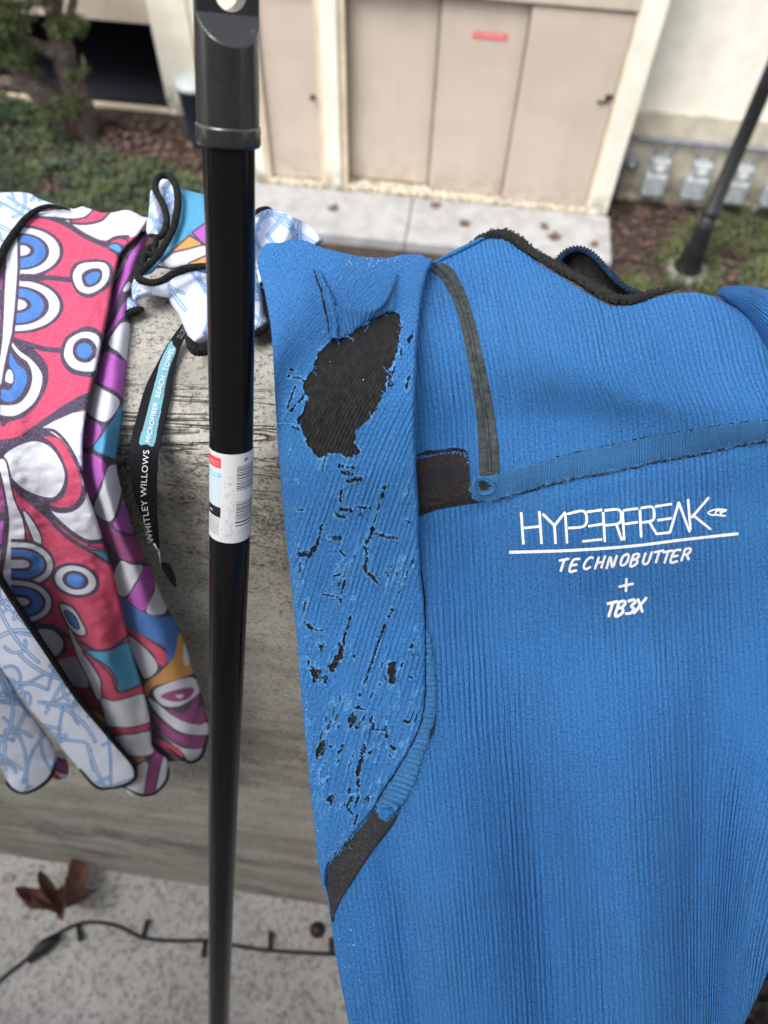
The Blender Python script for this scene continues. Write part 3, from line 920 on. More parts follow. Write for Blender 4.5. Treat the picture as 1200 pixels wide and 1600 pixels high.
# ================================================================== wetsuit
RIB = 8.6
_tb_y = [340, 380, 420, 470, 550, 640, 720, 800, 1000, 1200, 1400, 1600, 1720, 1900]
_tb_z = [0.540, 0.518, 0.497, 0.468, 0.430, 0.412, 0.411, 0.417, 0.432, 0.436, 0.430, 0.419, 0.413, 0.407]
_folds = [  # px, py, spread x, spread y, angle, depth in metres (plus = away)
    (900, 545, 150, 60, -0.15, -0.010), (830, 640, 110, 46, -0.12, 0.0035), (1110, 640, 130, 40, -0.2, -0.004),
    (1080, 560, 60, 90, 0.5, 0.004), (760, 900, 60, 220, 0.03, 0.006), (960, 1010, 80, 90, 0, 0.005), (900, 1180, 150, 110, 0, -0.005),
    (850, 1370, 42, 210, 0.10, 0.0095), (985, 1430, 48, 260, 0.03, -0.006), (1098, 1470, 34, 250, -0.04, 0.008), (1170, 1380, 40, 220, -0.16, -0.005),
    (690, 1420, 70, 230, 0.12, -0.005), (1010, 850, 120, 60, -0.1, -0.003), (720, 560, 40, 140, 0.2, 0.003), (1150, 900, 60, 200, 0.1, 0.005), (640, 1480, 22, 200, .14, .003)]


def torso_z(x, y):
    x, y = np.broadcast_arrays(np.asarray(x, float), np.asarray(y, float))
    z = cub(y, _tb_y, _tb_z).copy()
    for cx, cy, sx, sy, a, d in _folds:
        dx, dy = x - cx, y - cy
        u = dx * math.cos(a) - dy * math.sin(a) * -1 * -1; v = dx * math.sin(a) + dy * math.cos(a)
        z += 2.6 * d * np.exp(-0.5 * ((u / sx) ** 2 + (v / sy) ** 2))
    z += 0.0012 * (vnoise(x, y, 55, 3) - 0.5) + 0.0006 * (vnoise(x, y, 23, 4) - 0.5)
    # the seam tape across the chest pulls a slight ditch
    ys = cub(x, [600, 747, 836, 967, 1088, 1200, 1300], [800, 778, 748, 716, 690, 672, 660])
    z += 0.0016 * np.exp(-((y - ys - 22) / 12) ** 2) * ss(x, 700, 760)
    return z


def torso_rib(x, y):
    up = np.clip(650 - y, 0, 400)
    r = x + 62 * (up / 200) ** 1.35 * (0.35 + 0.65 * ss(x, 720, 980)) + 9 * np.sin((y - 520) / 48.0) * ss(x, 800, 930) * ss(700 - y, 0, 120) * ss(y, 380, 450)
    r = r - 0.05 * (y - 900)
    lo = np.clip(y - 1150, 0, None)
    return r + lo * (-0.09 * ss(900 - x, 0, 350) + 0.34 * ss(x, 1030, 1200) ** 1.5)


def knit(name, base, deep, seed=0.0, rw=0.78, worn=False):
    t = NT(name)
    uv = t.n('UVMap', uv_map='UVMap'); sp = t.n('SeparateXYZ'); t.l(uv.outputs[0], sp.inputs[0])
    u, v = sp.outputs[0], sp.outputs[1]

    uvg = t.n('UVMap', uv_map='Grain'); spg = t.n('SeparateXYZ'); t.l(uvg.outputs[0], spg.inputs[0])

    def vec(su, sv, off=0.0):
        a, b = (spg.outputs[0], spg.outputs[1]) if off >= 7 else (u, v)
        c = t.n('CombineXYZ'); t.l(t.math('MULTIPLY', a, su), c.inputs[0]); t.l(t.math('MULTIPLY', b, sv), c.inputs[1]); c.inputs[2].default_value = off + seed
        return c.outputs[0]
    wob = t.noise(vec(0.5, 0.12), 1.0, 2)
    amp = t.math('MULTIPLY', t.math('ADD', 0.30, t.math('MULTIPLY', t.ramp(t.noise(vec(0.9, 0.03, 3.0), 1.0, 3, 0.7), 0.3, 0.7), 0.9)), t.math('ADD', 0.55, t.math('MULTIPLY', t.ramp(t.noise(vec(0.09, 0.05, 5.0), 1.0, 2), 0.35, 0.65), 0.75)))
    ph = t.math('MULTIPLY', t.math('ADD', u, t.math('MULTIPLY', wob, 0.55)), 6.2832)
    rib = t.math('MULTIPLY', t.math('POWER', t.math('ADD', 0.5, t.math('MULTIPLY', t.math('SINE', ph), 0.5)), 0.55), amp)
    g1 = t.noise(vec(2.6, 2.2, 7.0), 1.0, 3, 0.7)
    g2 = t.noise(vec(6.5, 5.5, 9.0), 1.0, 2, 0.6)
    big = t.noise(vec(0.07, 0.04, 1.0), 1.0, 3)
    h = t.math('ADD', t.math('MULTIPLY', rib, rw), t.math('ADD', t.math('MULTIPLY', g1, 0.8), t.math('MULTIPLY', g2, 0.6)))
    grain = t.math('ADD', t.math('MULTIPLY', g1, 0.55), t.math('MULTIPLY', g2, 0.45))
    c = t.mix(t.ramp(grain, 0.36, 0.60), deep, base)
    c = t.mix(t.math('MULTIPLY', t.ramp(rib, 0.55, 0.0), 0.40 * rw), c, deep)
    c = t.mix(t.math('MULTIPLY', t.ramp(big, 0.4, 0.7), 0.25), c, tuple(k * 0.8 for k in base))
    if worn:                       # fuzzed, paler yarn along torn edges
        at = t.n('Attribute', attribute_name='worn')
        c = t.mix(t.math('MULTIPLY', at.outputs['Fac'], t.ramp(g1, 0.35, 0.6)), c, (0.12, 0.32, 0.58))
    t.base(c); t.set(Roughness=0.88)
    t.b.inputs['Specular IOR Level'].default_value = 0.08
    t.b.inputs['Sheen Weight'].default_value = 0.04; t.b.inputs['Sheen Roughness'].default_value = 0.5
    t.b.inputs['Sheen Tint'].default_value = (0.5, 0.75, 1.0, 1)
    t.bump(h, 0.0016)
    return t.m


BLUE, DEEP = (0.050, 0.200, 0.480), (0.012, 0.066, 0.215)
M_knit = knit('blue_rib_knit', BLUE, DEEP)
M_sleeve = knit('worn_sleeve_knit', BLUE, DEEP, 6.0, 0.5, True)
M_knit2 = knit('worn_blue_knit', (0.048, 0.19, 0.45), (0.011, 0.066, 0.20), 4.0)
M_hemb = simple('blue_hem', (0.045, 0.17, 0.40), (0.012, 0.06, 0.18), 900, 0.9, spec=0.05, bump=0.0006, bscale=900)
M_navy2 = simple('navy_collar_knit', (0.012, 0.045, 0.11), (0.005, 0.014, 0.04), 900, 0.9, spec=0.05, bump=0.0005, bscale=900)
M_tapek = knit('frayed_blue_tape', (0.060, 0.21, 0.45), (0.014, 0.07, 0.205), 8.0)
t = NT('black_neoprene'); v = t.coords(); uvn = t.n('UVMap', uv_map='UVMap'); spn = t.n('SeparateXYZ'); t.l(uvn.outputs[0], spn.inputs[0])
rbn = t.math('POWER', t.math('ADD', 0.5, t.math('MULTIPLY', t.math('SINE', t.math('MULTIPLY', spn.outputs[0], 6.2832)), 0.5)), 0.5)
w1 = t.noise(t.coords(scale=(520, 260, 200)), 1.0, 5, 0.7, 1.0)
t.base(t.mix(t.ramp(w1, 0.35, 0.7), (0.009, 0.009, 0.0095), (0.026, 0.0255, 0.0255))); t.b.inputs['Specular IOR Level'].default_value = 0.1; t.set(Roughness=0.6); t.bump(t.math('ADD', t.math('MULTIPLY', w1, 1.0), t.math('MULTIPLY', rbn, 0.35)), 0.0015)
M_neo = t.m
t = NT('black_liquid_tape'); v = t.coords(); w1 = t.noise(v, 900, 3, 0.7)
t.base(t.mix(t.ramp(w1, 0.45, 0.7), (0.012, 0.0125, 0.0145), (0.038, 0.039, 0.042))); t.b.inputs['Specular IOR Level'].default_value = 0.2; t.set(Roughness=0.6); t.bump(w1, 0.0006)
M_tape = t.m
t = NT('grey_shoulder_tape'); v = t.coords(); w1 = t.noise(v, 260, 4, 0.7); w2 = t.noise(v, 800, 3, 0.7)
t.base(t.mix(t.ramp(w1, 0.35, 0.7), (0.022, 0.027, 0.029), (0.062, 0.072, 0.074))); t.b.inputs['Specular IOR Level'].default_value = 0.15; t.set(Roughness=0.7); t.bump(w2, 0.0007)
M_gtape = t.m
t = NT('brown_black_patch'); v = t.coords(); w1 = t.noise(v, 700, 4, 0.7)
t.base(t.mix(t.ramp(w1, 0.35, 0.7), (0.013, 0.0105, 0.011), (0.036, 0.028, 0.0275))); t.b.inputs['Specular IOR Level'].default_value = 0.15; t.set(Roughness=0.7); t.bump(w1, 0.0006)
M_patch = t.m
M_badge = simple('dark_grey_badge', (0.010, 0.0105, 0.014), (0.018, 0.018, 0.022), 60, 0.5, spec=0.2)
M_thread = simple('black_thread', (0.007, 0.007, 0.007), (0.026, 0.025, 0.024), 700, 0.85, spec=0.1)
M_fray = simple('loose_blue_thread', (0.075, 0.24, 0.50), (0.05, 0.17, 0.38), 500, 0.85, spec=0.2)
t = NT('white_print'); v = t.coords(); w1 = t.noise(v, 1500, 2, 0.6)
t.base(t.mix(t.ramp(w1, 0.60, 0.70), (0.60, 0.61, 0.615), (0.22, 0.32, 0.48))); t.set(Roughness=0.6); t.bump(w1, 0.0003)
M_print = t.m
M_lint = simple('white_lint', (0.6, 0.68, 0.75), None, rough=0.8)

suit = thing('wetsuit', 'worn blue ribbed wetsuit with a torn sleeve hung over the balcony wall', 'wetsuit', P(900, 500, 0.5))


def garment(ytop, ybot, xl, xr, zf, rpx, rm, nv, ns, nroll=10, roll_top=True, rpr=None):
    """front sheet whose side edges and top roll over to the back; returns the grid of points and the px, py, depth grids"""
    t = np.linspace(0, 1, nv)[:, None]
    ph = np.linspace(np.pi, 0, nroll, endpoint=False)
    s = np.linspace(0, 1, ns)
    cols = []
    sx = np.concatenate([np.zeros(nroll), s, np.ones(nroll)])
    side = np.concatenate([ph, np.zeros(ns), ph[::-1]])
    sgn = np.concatenate([-np.ones(nroll), np.zeros(ns), np.ones(nroll)])
    y0 = ytop(sx)[None]
    Y = y0 + (ybot - y0) * t
    r = rpx(Y); rr_ = r if rpr is None else rpr(Y); L = xl(Y) + r; R_ = xr(Y) - rr_
    r = np.where(sgn[None] > 0, rr_, r)
    X = L + (R_ - L) * sx[None] + sgn[None] * r * np.sin(side)[None]
    Z = zf(X, Y) + rm(Y) * (1 - np.cos(side))[None]
    G = P(X, Y, Z)
    if roll_top:
        rad, k = 0.012, 9
        top = []
        a = np.linspace(0, np.pi * 0.9, k + 1)[1:]
        tan = G[0] - G[1]; tan /= np.linalg.norm(tan, axis=-1, keepdims=True)
        back = P(X[0], Y[0], Z[0] + 1.0) - P(X[0], Y[0], Z[0]); back -= tan * (back * tan).sum(-1, keepdims=True)
        back /= np.linalg.norm(back, axis=-1, keepdims=True)
        for q in a:
            top.append(G[0] + rad * (np.sin(q) * tan + (1 - np.cos(q)) * back))
        top.append(top[-1] - tan * 0.03 + back * 0.004)
        n = len(top)
        G = np.concatenate([np.array(top[::-1]), G]); pad = lambda A: np.concatenate([np.repeat(A[:1], n, 0), A])
        Ye = np.concatenate([Y[:1] - np.arange(n, 0, -1)[:, None] * 2.5, Y])
        return G, pad(X), Ye, pad(Z), n
    return G, X, Y, Z, 0


# ---- torso
_nx = [560, 600, 660, 690, 720, 745, 770, 794, 817, 841, 869, 897, 920, 943, 967, 995, 1023, 1055, 1085, 1120, 1150, 1200, 1260, 1320]
_ny = [440, 428, 416, 407, 392, 378, 371, 374, 392, 412, 428, 444, 458, 471, 480, 478, 469, 462, 460, 466, 478, 506, 545, 590]
t_xl = lambda y: cub(y, [350, 700, 1000, 1100, 1200, 1300, 1350, 1375, 1400, 1440, 1500, 1600, 1700, 1900], [600, 565, 552, 540, 526, 511, 506, 507, 511, 517, 526, 545, 563, 600])
t_xr = lambda y: cub(y, [350, 900, 1300, 1440, 1520, 1600, 1700, 1900], [1300, 1300, 1264, 1227, 1199, 1163, 1112, 1010])
tx0 = lambda s: 600 + 700 * s
G, X, Y, Z, nt_ = garment(lambda s: cub(tx0(s), _nx, _ny), 1850, t_xl, t_xr, torso_z, lambda y: 9 + 5 * ss(y, 1380, 1480), lambda y: 0.0045 + 0 * y, 420, 260)
UVt = np.stack([torso_rib(X, Y) / RIB, Y / RIB], -1)
grid('torso', G, M_knit, suit, uv=UVt, uv2=np.stack([X, Y], -1) / RIB)


# ---- decals that lie on a cloth surface
def ribbon_px(L, R_, zf, off, name, mat, parent, nv=None, nu=6, edge=0.0, bulge=0.0, uvdir=0, rough_edge=0.0, thick=0.0008):
    """strip between two pixel curves, laid off metres proud of the cloth zf, its edges turned down to it"""
    L = resample(spline(L, 8), 2.0); R_ = resample(spline(R_, 8), 2.0)
    nv = nv or int(max(len(L), len(R_)))
    q = np.linspace(0, 1, nv)
    fit = lambda A: np.stack([np.interp(q, np.linspace(0, 1, len(A)), A[:, k]) for k in (0, 1)], -1)
    L, R_ = fit(L), fit(R_)
    if rough_edge:
        d = (R_ - L) / np.linalg.norm(R_ - L, axis=1, keepdims=True)
        i = np.arange(nv)
        L = L - d * ((vnoise(i, i * 0, 2.2, 1) - .5) * 1.4 + (vnoise(i, i * 0, 7, 2) - .5))[:, None] * rough_edge
        R_ = R_ + d * ((vnoise(i, i * 0, 2.2, 3) - .5) * 1.4 + (vnoise(i, i * 0, 7, 4) - .5))[:, None] * rough_edge
    u = np.linspace(0, 1, nu)
    X = L[:, None, 0] + (R_ - L)[:, None, 0] * u; Y = L[:, None, 1] + (R_ - L)[:, None, 1] * u
    Zs = zf(X, Y)
    Z = Zs - off - bulge * (np.sin(np.pi * u) ** 0.7)[None]
    X = np.concatenate([X[:, :1], X, X[:, -1:]], 1); Y = np.concatenate([Y[:, :1], Y, Y[:, -1:]], 1)
    Z = np.concatenate([Zs[:, :1] + thick, Z, Zs[:, -1:] + thick], 1)
    Gd = P(X, Y, Z)
    s = np.linspace(0, nv * 2.0 / RIB, nv)[:, None] + 0 * X
    w = (np.concatenate([[0], u, [1]])[None] * np.linalg.norm(R_ - L, axis=1)[:, None]) / RIB
    return grid(name, Gd, mat, parent, uv=np.stack([s, w] if uvdir else [w, s], -1))


def line_px(pts, w, zf, off, name, mat, parent, wob=0.0, lift=0.5):
    """cord of diameter w pixels lying on the cloth zf"""
    q = resample(spline(pts, 8), 2.5)
    if wob:
        i = np.arange(len(q)); q = q + wob * np.stack([vnoise(i, i * 0, 3, 1) - .5, vnoise(i, i * 0, 3, 2) - .5], -1)
    z = zf(q[:, 0], q[:, 1])
    r = np.broadcast_to(np.asarray(w, float) / 2, (len(q),)) if np.ndim(w) == 0 else np.interp(np.linspace(0, 1, len(q)), np.linspace(0, 1, len(w)), w) / 2
    rm = r * z / F_PX
    mb = MB(); mb.tube(P(q[:, 0], q[:, 1], z - off - rm * lift), rm, 8)
    return mb.build(name, mat, parent, True)


def cr(scale, ox, oy):
    return lambda *pts: [(ox + a / scale, oy + b / scale) for a, b in pts]


c5 = cr(1200 / 560, 640, 340); cz = cr(6.0, 620, 650); c1 = cr(3.0, 390, 340); c2 = cr(3.75, 400, 680); c3 = cr(1091 / 300, 440, 1000); c4 = cr(1200 / 460, 740, 740)

# chest seam: frayed knit tape, the dark slits along both its edges
seam_top = [(772, 744), (799, 734), (864, 716), (939, 699), (1004, 685), (1074, 674), (1144, 662), (1200, 657), (1280, 652)]
seam_bot = [(770, 781), (780, 779), (836, 762), (901, 746), (967, 734), (1027, 720), (1088, 709), (1153, 695), (1200, 688), (1280, 680)]
line_px([(a, b + 1.5) for a, b in seam_bot], 4.0, torso_z, -0.0002, 'seam_slit', M_thread, suit, 2.5, 0.6)
line_px([(a, b - 0.5) for a, b in seam_top[2:]], 2.2, torso_z, -0.0001, 'seam_slit', M_thread, suit, 2.0, 0.6)
ribbon_px(seam_top, seam_bot, torso_z, 0.0007, 'seam_tape', M_tapek, suit, nv=520, nu=26, rough_edge=3.2, uvdir=1, bulge=0.0001)
# rounded left end of that tape, with a worn hole that shows the black core
ang = np.linspace(0, 2 * np.pi, 60)
ex = 757 + 21 * np.cos(ang) * (1 + 0.10 * (vnoise(ang * 4, ang * 0, 1, 2) - .5)); ey = 764 + 19 * np.sin(ang) * (1 + 0.16 * (vnoise(ang * 4, ang * 0, 1, 5) - .5))
hx = 757 + 12.5 * np.cos(ang) + 2.5 * np.cos(2 * ang) ; hy = 757 + 9.5 * np.sin(ang) + (vnoise(ang * 3, ang * 0, 1, 7) - .5) * 4
rings = []
for k, o in ((0.0, -0.0006), (0.12, 0.0012), (0.5, 0.0015), (0.9, 0.0013), (1.0, -0.0006)):
    x, y = ex + (hx - ex) * k, ey + (hy - ey) * k
    rings.append(P(x, y, torso_z(x, y) - o))
Gr = np.array(rings); uvr = np.stack([np.arange(5)[:, None] * 0.7 + 0 * ang[None], 0 * np.arange(5)[:, None] + ang[None] * 3.5], -1)
grid('tape_end', Gr[:, ::-1], M_tapek, suit, uv=uvr[:, ::-1])
grid('worn_hole', np.array([P(757 + (hx - 757) * k * 1.1, 757 + (hy - 757) * k * 1.1, torso_z(757, 757) - 0.0004 + 0 * hx) for k in (0.02, 0.5, 1.0)])[::-1, ::-1], M_neo, suit)

# grey shoulder tape with a raised seam down its middle
gl_ = [(672, 420), (676, 425), (691, 438), (710, 475), (724, 527), (736, 592), (745, 657), (748, 713), (749, 745)]
gr_ = [(689, 410), (696, 413), (710, 424), (729, 461), (743, 508), (754, 555), (766, 611), (775, 667), (780, 704), (781, 740)]
ribbon_px(gl_, gr_, torso_z, 0.0005, 'shoulder_tape', M_gtape, suit, nu=10, rough_edge=0.8)
mid = [((a[0] + b[0]) / 2, (a[1] + b[1]) / 2) for a, b in zip(resample(spline(gl_), 12), resample(spline(gr_), 12))]
line_px(mid, 7, torso_z, 0.0003, 'tape_seam', M_gtape, suit, 0.8, 0.25)

# label patch and the dark slit above it
pat = np.array(spline(cz((190, 420), (300, 385), (420, 355), (530, 338), (600, 340), (650, 375), (672, 440), (684, 540), (690, 640), (690, 760), (560, 790), (400, 830), (240, 850), (200, 760), (188, 600)), 6, True))
def cap_px(outline, zf, off, name, mat, parent, rings=(1.0, 0.97, 0.6, 0.2), thick=0.0006):
    o = np.asarray(outline, float); c = o.mean(0)
    n = len(o); V = []
    for k, h in [(1.0, -thick)] + [(r, off) for r in rings]:
        q = c + (o - c) * k
        V.append(P(q[:, 0], q[:, 1], zf(q[:, 0], q[:, 1]) - h))
    V.append(P(c[0], c[1], zf(c[0], c[1]) - off)[None])
    V = np.vstack(V); m_ = len(rings) + 1
    F = [(k * n + i, k * n + (i + 1) % n, (k + 1) * n + (i + 1) % n, (k + 1) * n + i) for k in range(m_ - 1) for i in range(n)]
    F += [((m_ - 1) * n + i, (m_ - 1) * n + (i + 1) % n, m_ * n) for i in range(n)]
    mb = MB(); mb.add(V, F)
    ob = mb.build(name, mat, parent, False)
    b = bmesh.new(); b.from_mesh(ob.data); bmesh.ops.recalc_face_normals(b, faces=b.faces); b.to_mesh(ob.data); b.free()
    return ob
line_px(cz((195, 375), (300, 345), (400, 338), (520, 318), (600, 318), (650, 350), (672, 420)), [5, 8, 6, 7, 5, 3], torso_z, -0.0004, 'patch_slit', M_neo, suit, 1.5, 0.5)
cap_px(spline(cz((205, 935), (240, 800), (400, 760), (690, 700), (700, 770), (830, 795), (830, 808), (640, 832), (480, 860), (310, 890), (250, 920)), 5, True), torso_z, 0.0004, 'stitched_band', M_neo, suit)
pt = cap_px(pat, torso_z, 0.0009, 'label_patch', M_patch, suit)
cap_px(resample(np.array(cz((205, 530), (400, 495), (615, 462), (634, 610), (450, 650), (232, 692), (205, 530))), 2)[:-1], torso_z, 0.00125, 'badge', M_badge, pt)
m = MB()
for i in range(13):
    x0, y0 = cz((300 + i * 30, 790 - i * 4.5))[0]
    q = np.array([(x0 - 2, y0 + 3), (x0, y0 - 2), (x0 + 2.2, y0 - 2.5), (x0 + 3.2, y0 + 3.5)])
    m.tube(P(q[:, 0], q[:, 1], torso_z(q[:, 0], q[:, 1]) - 0.0008), 0.00028, 5)
m.build('stitching', M_thread, suit, True)['kind'] = 'stuff'

# ---- print on the chest: strokes of white ink
def strokes(lines, w, zf, name, parent, off=0.00035, sm=True):
    """flat inked strokes, w pixels wide, following the cloth"""
    mb = MB()
    k_ = 0
    for ln in lines:
        ln = np.asarray(ln, float)
        q = resample(spline(ln, 6) if (sm and len(ln) > 2) else ln, 1.6)
        t_ = np.gradient(q, axis=0); t_ /= np.maximum(np.linalg.norm(t_, axis=1, keepdims=True), 1e-9)
        q = np.vstack([q[:1] - t_[:1] * w * 0.3, q, q[-1:] + t_[-1:] * w * 0.3]); t_ = np.vstack([t_[:1], t_, t_[-1:]])
        n_ = np.stack([-t_[:, 1], t_[:, 0]], -1)
        i = np.arange(len(q)) + k_ * 31
        hw = w / 2 * (0.86 + 0.28 * vnoise(i, i * 0, 2.5, 5)); hw[0] *= 0.7; hw[-1] *= 0.7
        A, B = q + n_ * hw[:, None], q - n_ * hw[:, None]
        e = (k_ % 9) * 0.000008
        V = np.vstack([P(A[:, 0], A[:, 1], zf(A[:, 0], A[:, 1]) - off - e), P(B[:, 0], B[:, 1], zf(B[:, 0], B[:, 1]) - off - e)])
        m_ = len(q)
        mb.add(V, [(j, j + 1, m_ + j + 1, m_ + j) for j in range(m_ - 1)])
        k_ += 1
    ob = mb.build(name, M_print, parent, True)
    b = bmesh.new(); b.from_mesh(ob.data); bmesh.ops.recalc_face_normals(b, faces=b.faces); b.to_mesh(ob.data); b.free()
    return ob


HF = [[(194, 160), (203, 286)], [(268, 156), (277, 284)], [(202, 222), (272, 215)],
      [(283, 166), (330, 212), (372, 158)], [(330, 212), (334, 284)],
      [(374, 164), (381, 282)], [(384, 164), (440, 152), (458, 165), (460, 200), (442, 217), (388, 222)],
      [(464, 156), (521, 148)], [(470, 214), (522, 206)], [(446, 276), (522, 268)],
      [(528, 160), (535, 276)], [(536, 150), (585, 146), (600, 158), (601, 192), (585, 205), (530, 212)], [(582, 207), (604, 270)],
      [(607, 158), (614, 268)], [(612, 150), (668, 142)], [(612, 206), (668, 198)],
      [(678, 150), (683, 258)], [(684, 140), (722, 135), (734, 146), (735, 182), (720, 194), (684, 200)], [(716, 196), (744, 243)],
      [(742, 134), (806, 124)], [(752, 190), (805, 182)], [(744, 246), (800, 240)],
      [(800, 240), (836, 118), (880, 236)], [(874, 106), (884, 226)], [(958, 98), (890, 178)], [(893, 168), (965, 226)]]
strokes([c4(*l) for l in HF if len(l) != 3 or l[1] not in ((330, 212), (836, 118))] + [c4(*[(283, 166), (330, 212)]), c4((372, 158), (330, 212)), c4((800, 240), (836, 118)), c4((836, 118), (880, 236))], 4.0, torso_z, 'chest_lettering', suit)
strokes([c4((148, 321), (400, 313), (640, 296), (860, 269), (1076, 245))], 4.6, torso_z, 'chest_underline', suit)
strokes([c4((1030, 148), (1000, 145), (972, 150), (955, 160), (968, 168), (990, 168)), c4((1026, 172), (1000, 170), (985, 162), (990, 153), (1012, 150)), c4((1030, 150), (1016, 156), (1004, 160), (1012, 168))], 2.4, torso_z, 'wave_emblem', suit)
SF = {'T': [[(0, 0.02), (1, 0)], [(0.55, 0), (0.42, 1)]], 'E': [[(0.9, 0), (0.2, 0.03), (0.05, 0.98), (0.8, 1)], [(0.15, 0.5), (0.72, 0.48)]],
      'C': [[(0.95, 0.1), (0.6, 0), (0.2, 0.3), (0.1, 0.75), (0.4, 1), (0.85, 0.88)]], 'H': [[(0.2, 0), (0.05, 1)], [(0.9, 0), (0.75, 1)], [(0.15, 0.5), (0.82, 0.5)]],
      'N': [[(0.05, 1), (0.2, 0), (0.7, 1), (0.92, 0)]], 'O': [[(0.6, 0), (0.2, 0.2), (0.1, 0.75), (0.4, 1), (0.8, 0.75), (0.85, 0.2), (0.6, 0)]],
      'B': [[(0.2, 0), (0.08, 1), (0.6, 0.98), (0.82, 0.75), (0.6, 0.5), (0.2, 0.48)], [(0.2, 0.02), (0.7, 0), (0.85, 0.22), (0.6, 0.48)]],
      'U': [[(0.15, 0), (0.08, 0.75), (0.35, 1), (0.7, 0.85), (0.85, 0)]], 'R': [[(0.2, 0), (0.05, 1)], [(0.2, 0), (0.75, 0.02), (0.85, 0.25), (0.6, 0.5), (0.15, 0.52)], [(0.5, 0.52), (0.85, 1)]],
      '3': [[(0.1, 0.05), (0.6, 0), (0.85, 0.2), (0.5, 0.46), (0.85, 0.7), (0.6, 0.98), (0.1, 0.95)]], 'X': [[(0.1, 0), (0.85, 1)], [(0.95, 0), (0, 1)]],
      'Y': [[(0, 0), (0.5, 0.5)], [(1, 0), (0.5, 0.5), (0.45, 1)]], '+': [[(0.5, 0), (0.5, 1)], [(0, 0.5), (1, 0.5)]]}


def script_word(word, base, wid, hgt, slant):
    out = []
    for ch, (bx, by) in zip(word, base):
        for ln in SF[ch]:
            out.append(c4(*[(bx + wid * x - slant * hgt * (y - 0.5) + 0, by - hgt * (1 - y) - 0.09 * wid * x * 2) for x, y in ln]))
    return out


lx = [345, 394, 448, 498, 545, 598, 640, 690, 732, 768, 806, 850]
ly = [402 - (x - 345) * 0.088 + 2.2 * math.sin(x * 0.05) for x in lx]
strokes(script_word('TECHNOBUTTER', list(zip(lx, ly)), 37, 46, 0.22), 3.9, torso_z, 'chest_script', suit)
strokes([c4((623, 428), (621, 480)), c4((593, 461), (650, 449))], 3.9, torso_z, 'plus_sign', suit)
strokes(script_word('TB3X', [(540, 585), (580, 580), (622, 574), (660, 569)], 40, 56, 0.22), 4.6, torso_z, 'size_script', suit)

# ---- sleeve with its torn knit over the black core
s_xl = lambda y: cub(y, [340, 366, 372, 380, 390, 405, 425, 450, 520, 640, 720, 830, 930, 1010, 1100, 1180, 1260, 1340, 1370, 1392], [470, 446, 430, 417, 408, 402, 405, 412, 424, 431, 436, 446, 457, 465, 472, 480, 488, 497, 501, 506])
s_xr = lambda y: cub(y, [340, 378, 388, 398, 410, 425, 480, 560, 640, 720, 800, 870, 891, 936, 1000, 1069, 1118, 1162, 1203, 1242, 1258, 1308, 1333, 1357, 1392], [610, 640, 662, 673, 675, 668, 657, 651, 649, 650, 654, 656, 657, 662, 664, 664, 660, 643, 619, 594, 586, 546, 524, 510, 507])
_sm_y = np.array([340, 366, 450, 560, 650, 750, 900, 1100, 1400.])
_sm = np.array([1.7, 1.6, 1.1, 0.75, 0.5, 0.34, 0.30, 0.30, 0.28])
_gy = np.linspace(300, 1500, 2400); _gm = np.cumsum(np.interp(_gy, _sm_y, _sm)) * (_gy[1] - _gy[0])
sleeve_rib = lambda x, y: (x + np.interp(y, _gy, _gm) + 26 * np.exp(-((y - 400) / 45) ** 2) * np.sin((x - 480) / 38.0)) / 8.2


def sleeve_z(x, y):
    x, y = np.broadcast_arrays(np.asarray(x, float), np.asarray(y, float))
    off = cub(y, [340, 420, 560, 720, 860, 960, 1400], [0.018, 0.024, 0.025, 0.020, 0.009, 0.0035, 0.0022])
    L, R_ = s_xl(y), s_xr(y)
    s = np.clip((x - L) / np.maximum(R_ - L, 8), 0, 1)
    b = cub(y, [340, 700, 900, 1100, 1400], [0.012, 0.010, 0.007, 0.005, 0.001])
    z = cub(y, _tb_y, _tb_z) + 0.55 * (torso_z(x, y) - cub(y, _tb_y, _tb_z)) * ss(y, 800, 1000) + 0.45 * (torso_z(x, y) - cub(y, _tb_y, _tb_z)) * ss(y, 900, 1050)
    z = z - off + b * (np.clip(0.45 - s, 0, 1) / 0.45) ** 2.2 + 0.0015 * ss(s, 0.85, 1.0) * ss(900 - y, 0, 200)
    for cx, cy, sx, sy, d in ((560, 452, 45, 26, -0.007), (500, 470, 12, 40, 0.0035), (628, 455, 9, 30, 0.003), (470, 560, 26, 120, 0.0025), (560, 800, 60, 90, 0.002), (640, 560, 18, 90, -0.002), (600, 395, 45, 14, 0.004), (655, 405, 20, 22, -0.003), (520, 1000, 30, 160, 0.0018), (580, 940, 40, 200, -0.0015)):
        z = z + d * np.exp(-0.5 * (((x - cx) / sx) ** 2 + ((y - cy) / sy) ** 2))
    return z + 0.0012 * (vnoise(x, y, 38, 6) - 0.5) + 0.0005 * (vnoise(x, y, 15, 7) - 0.5)


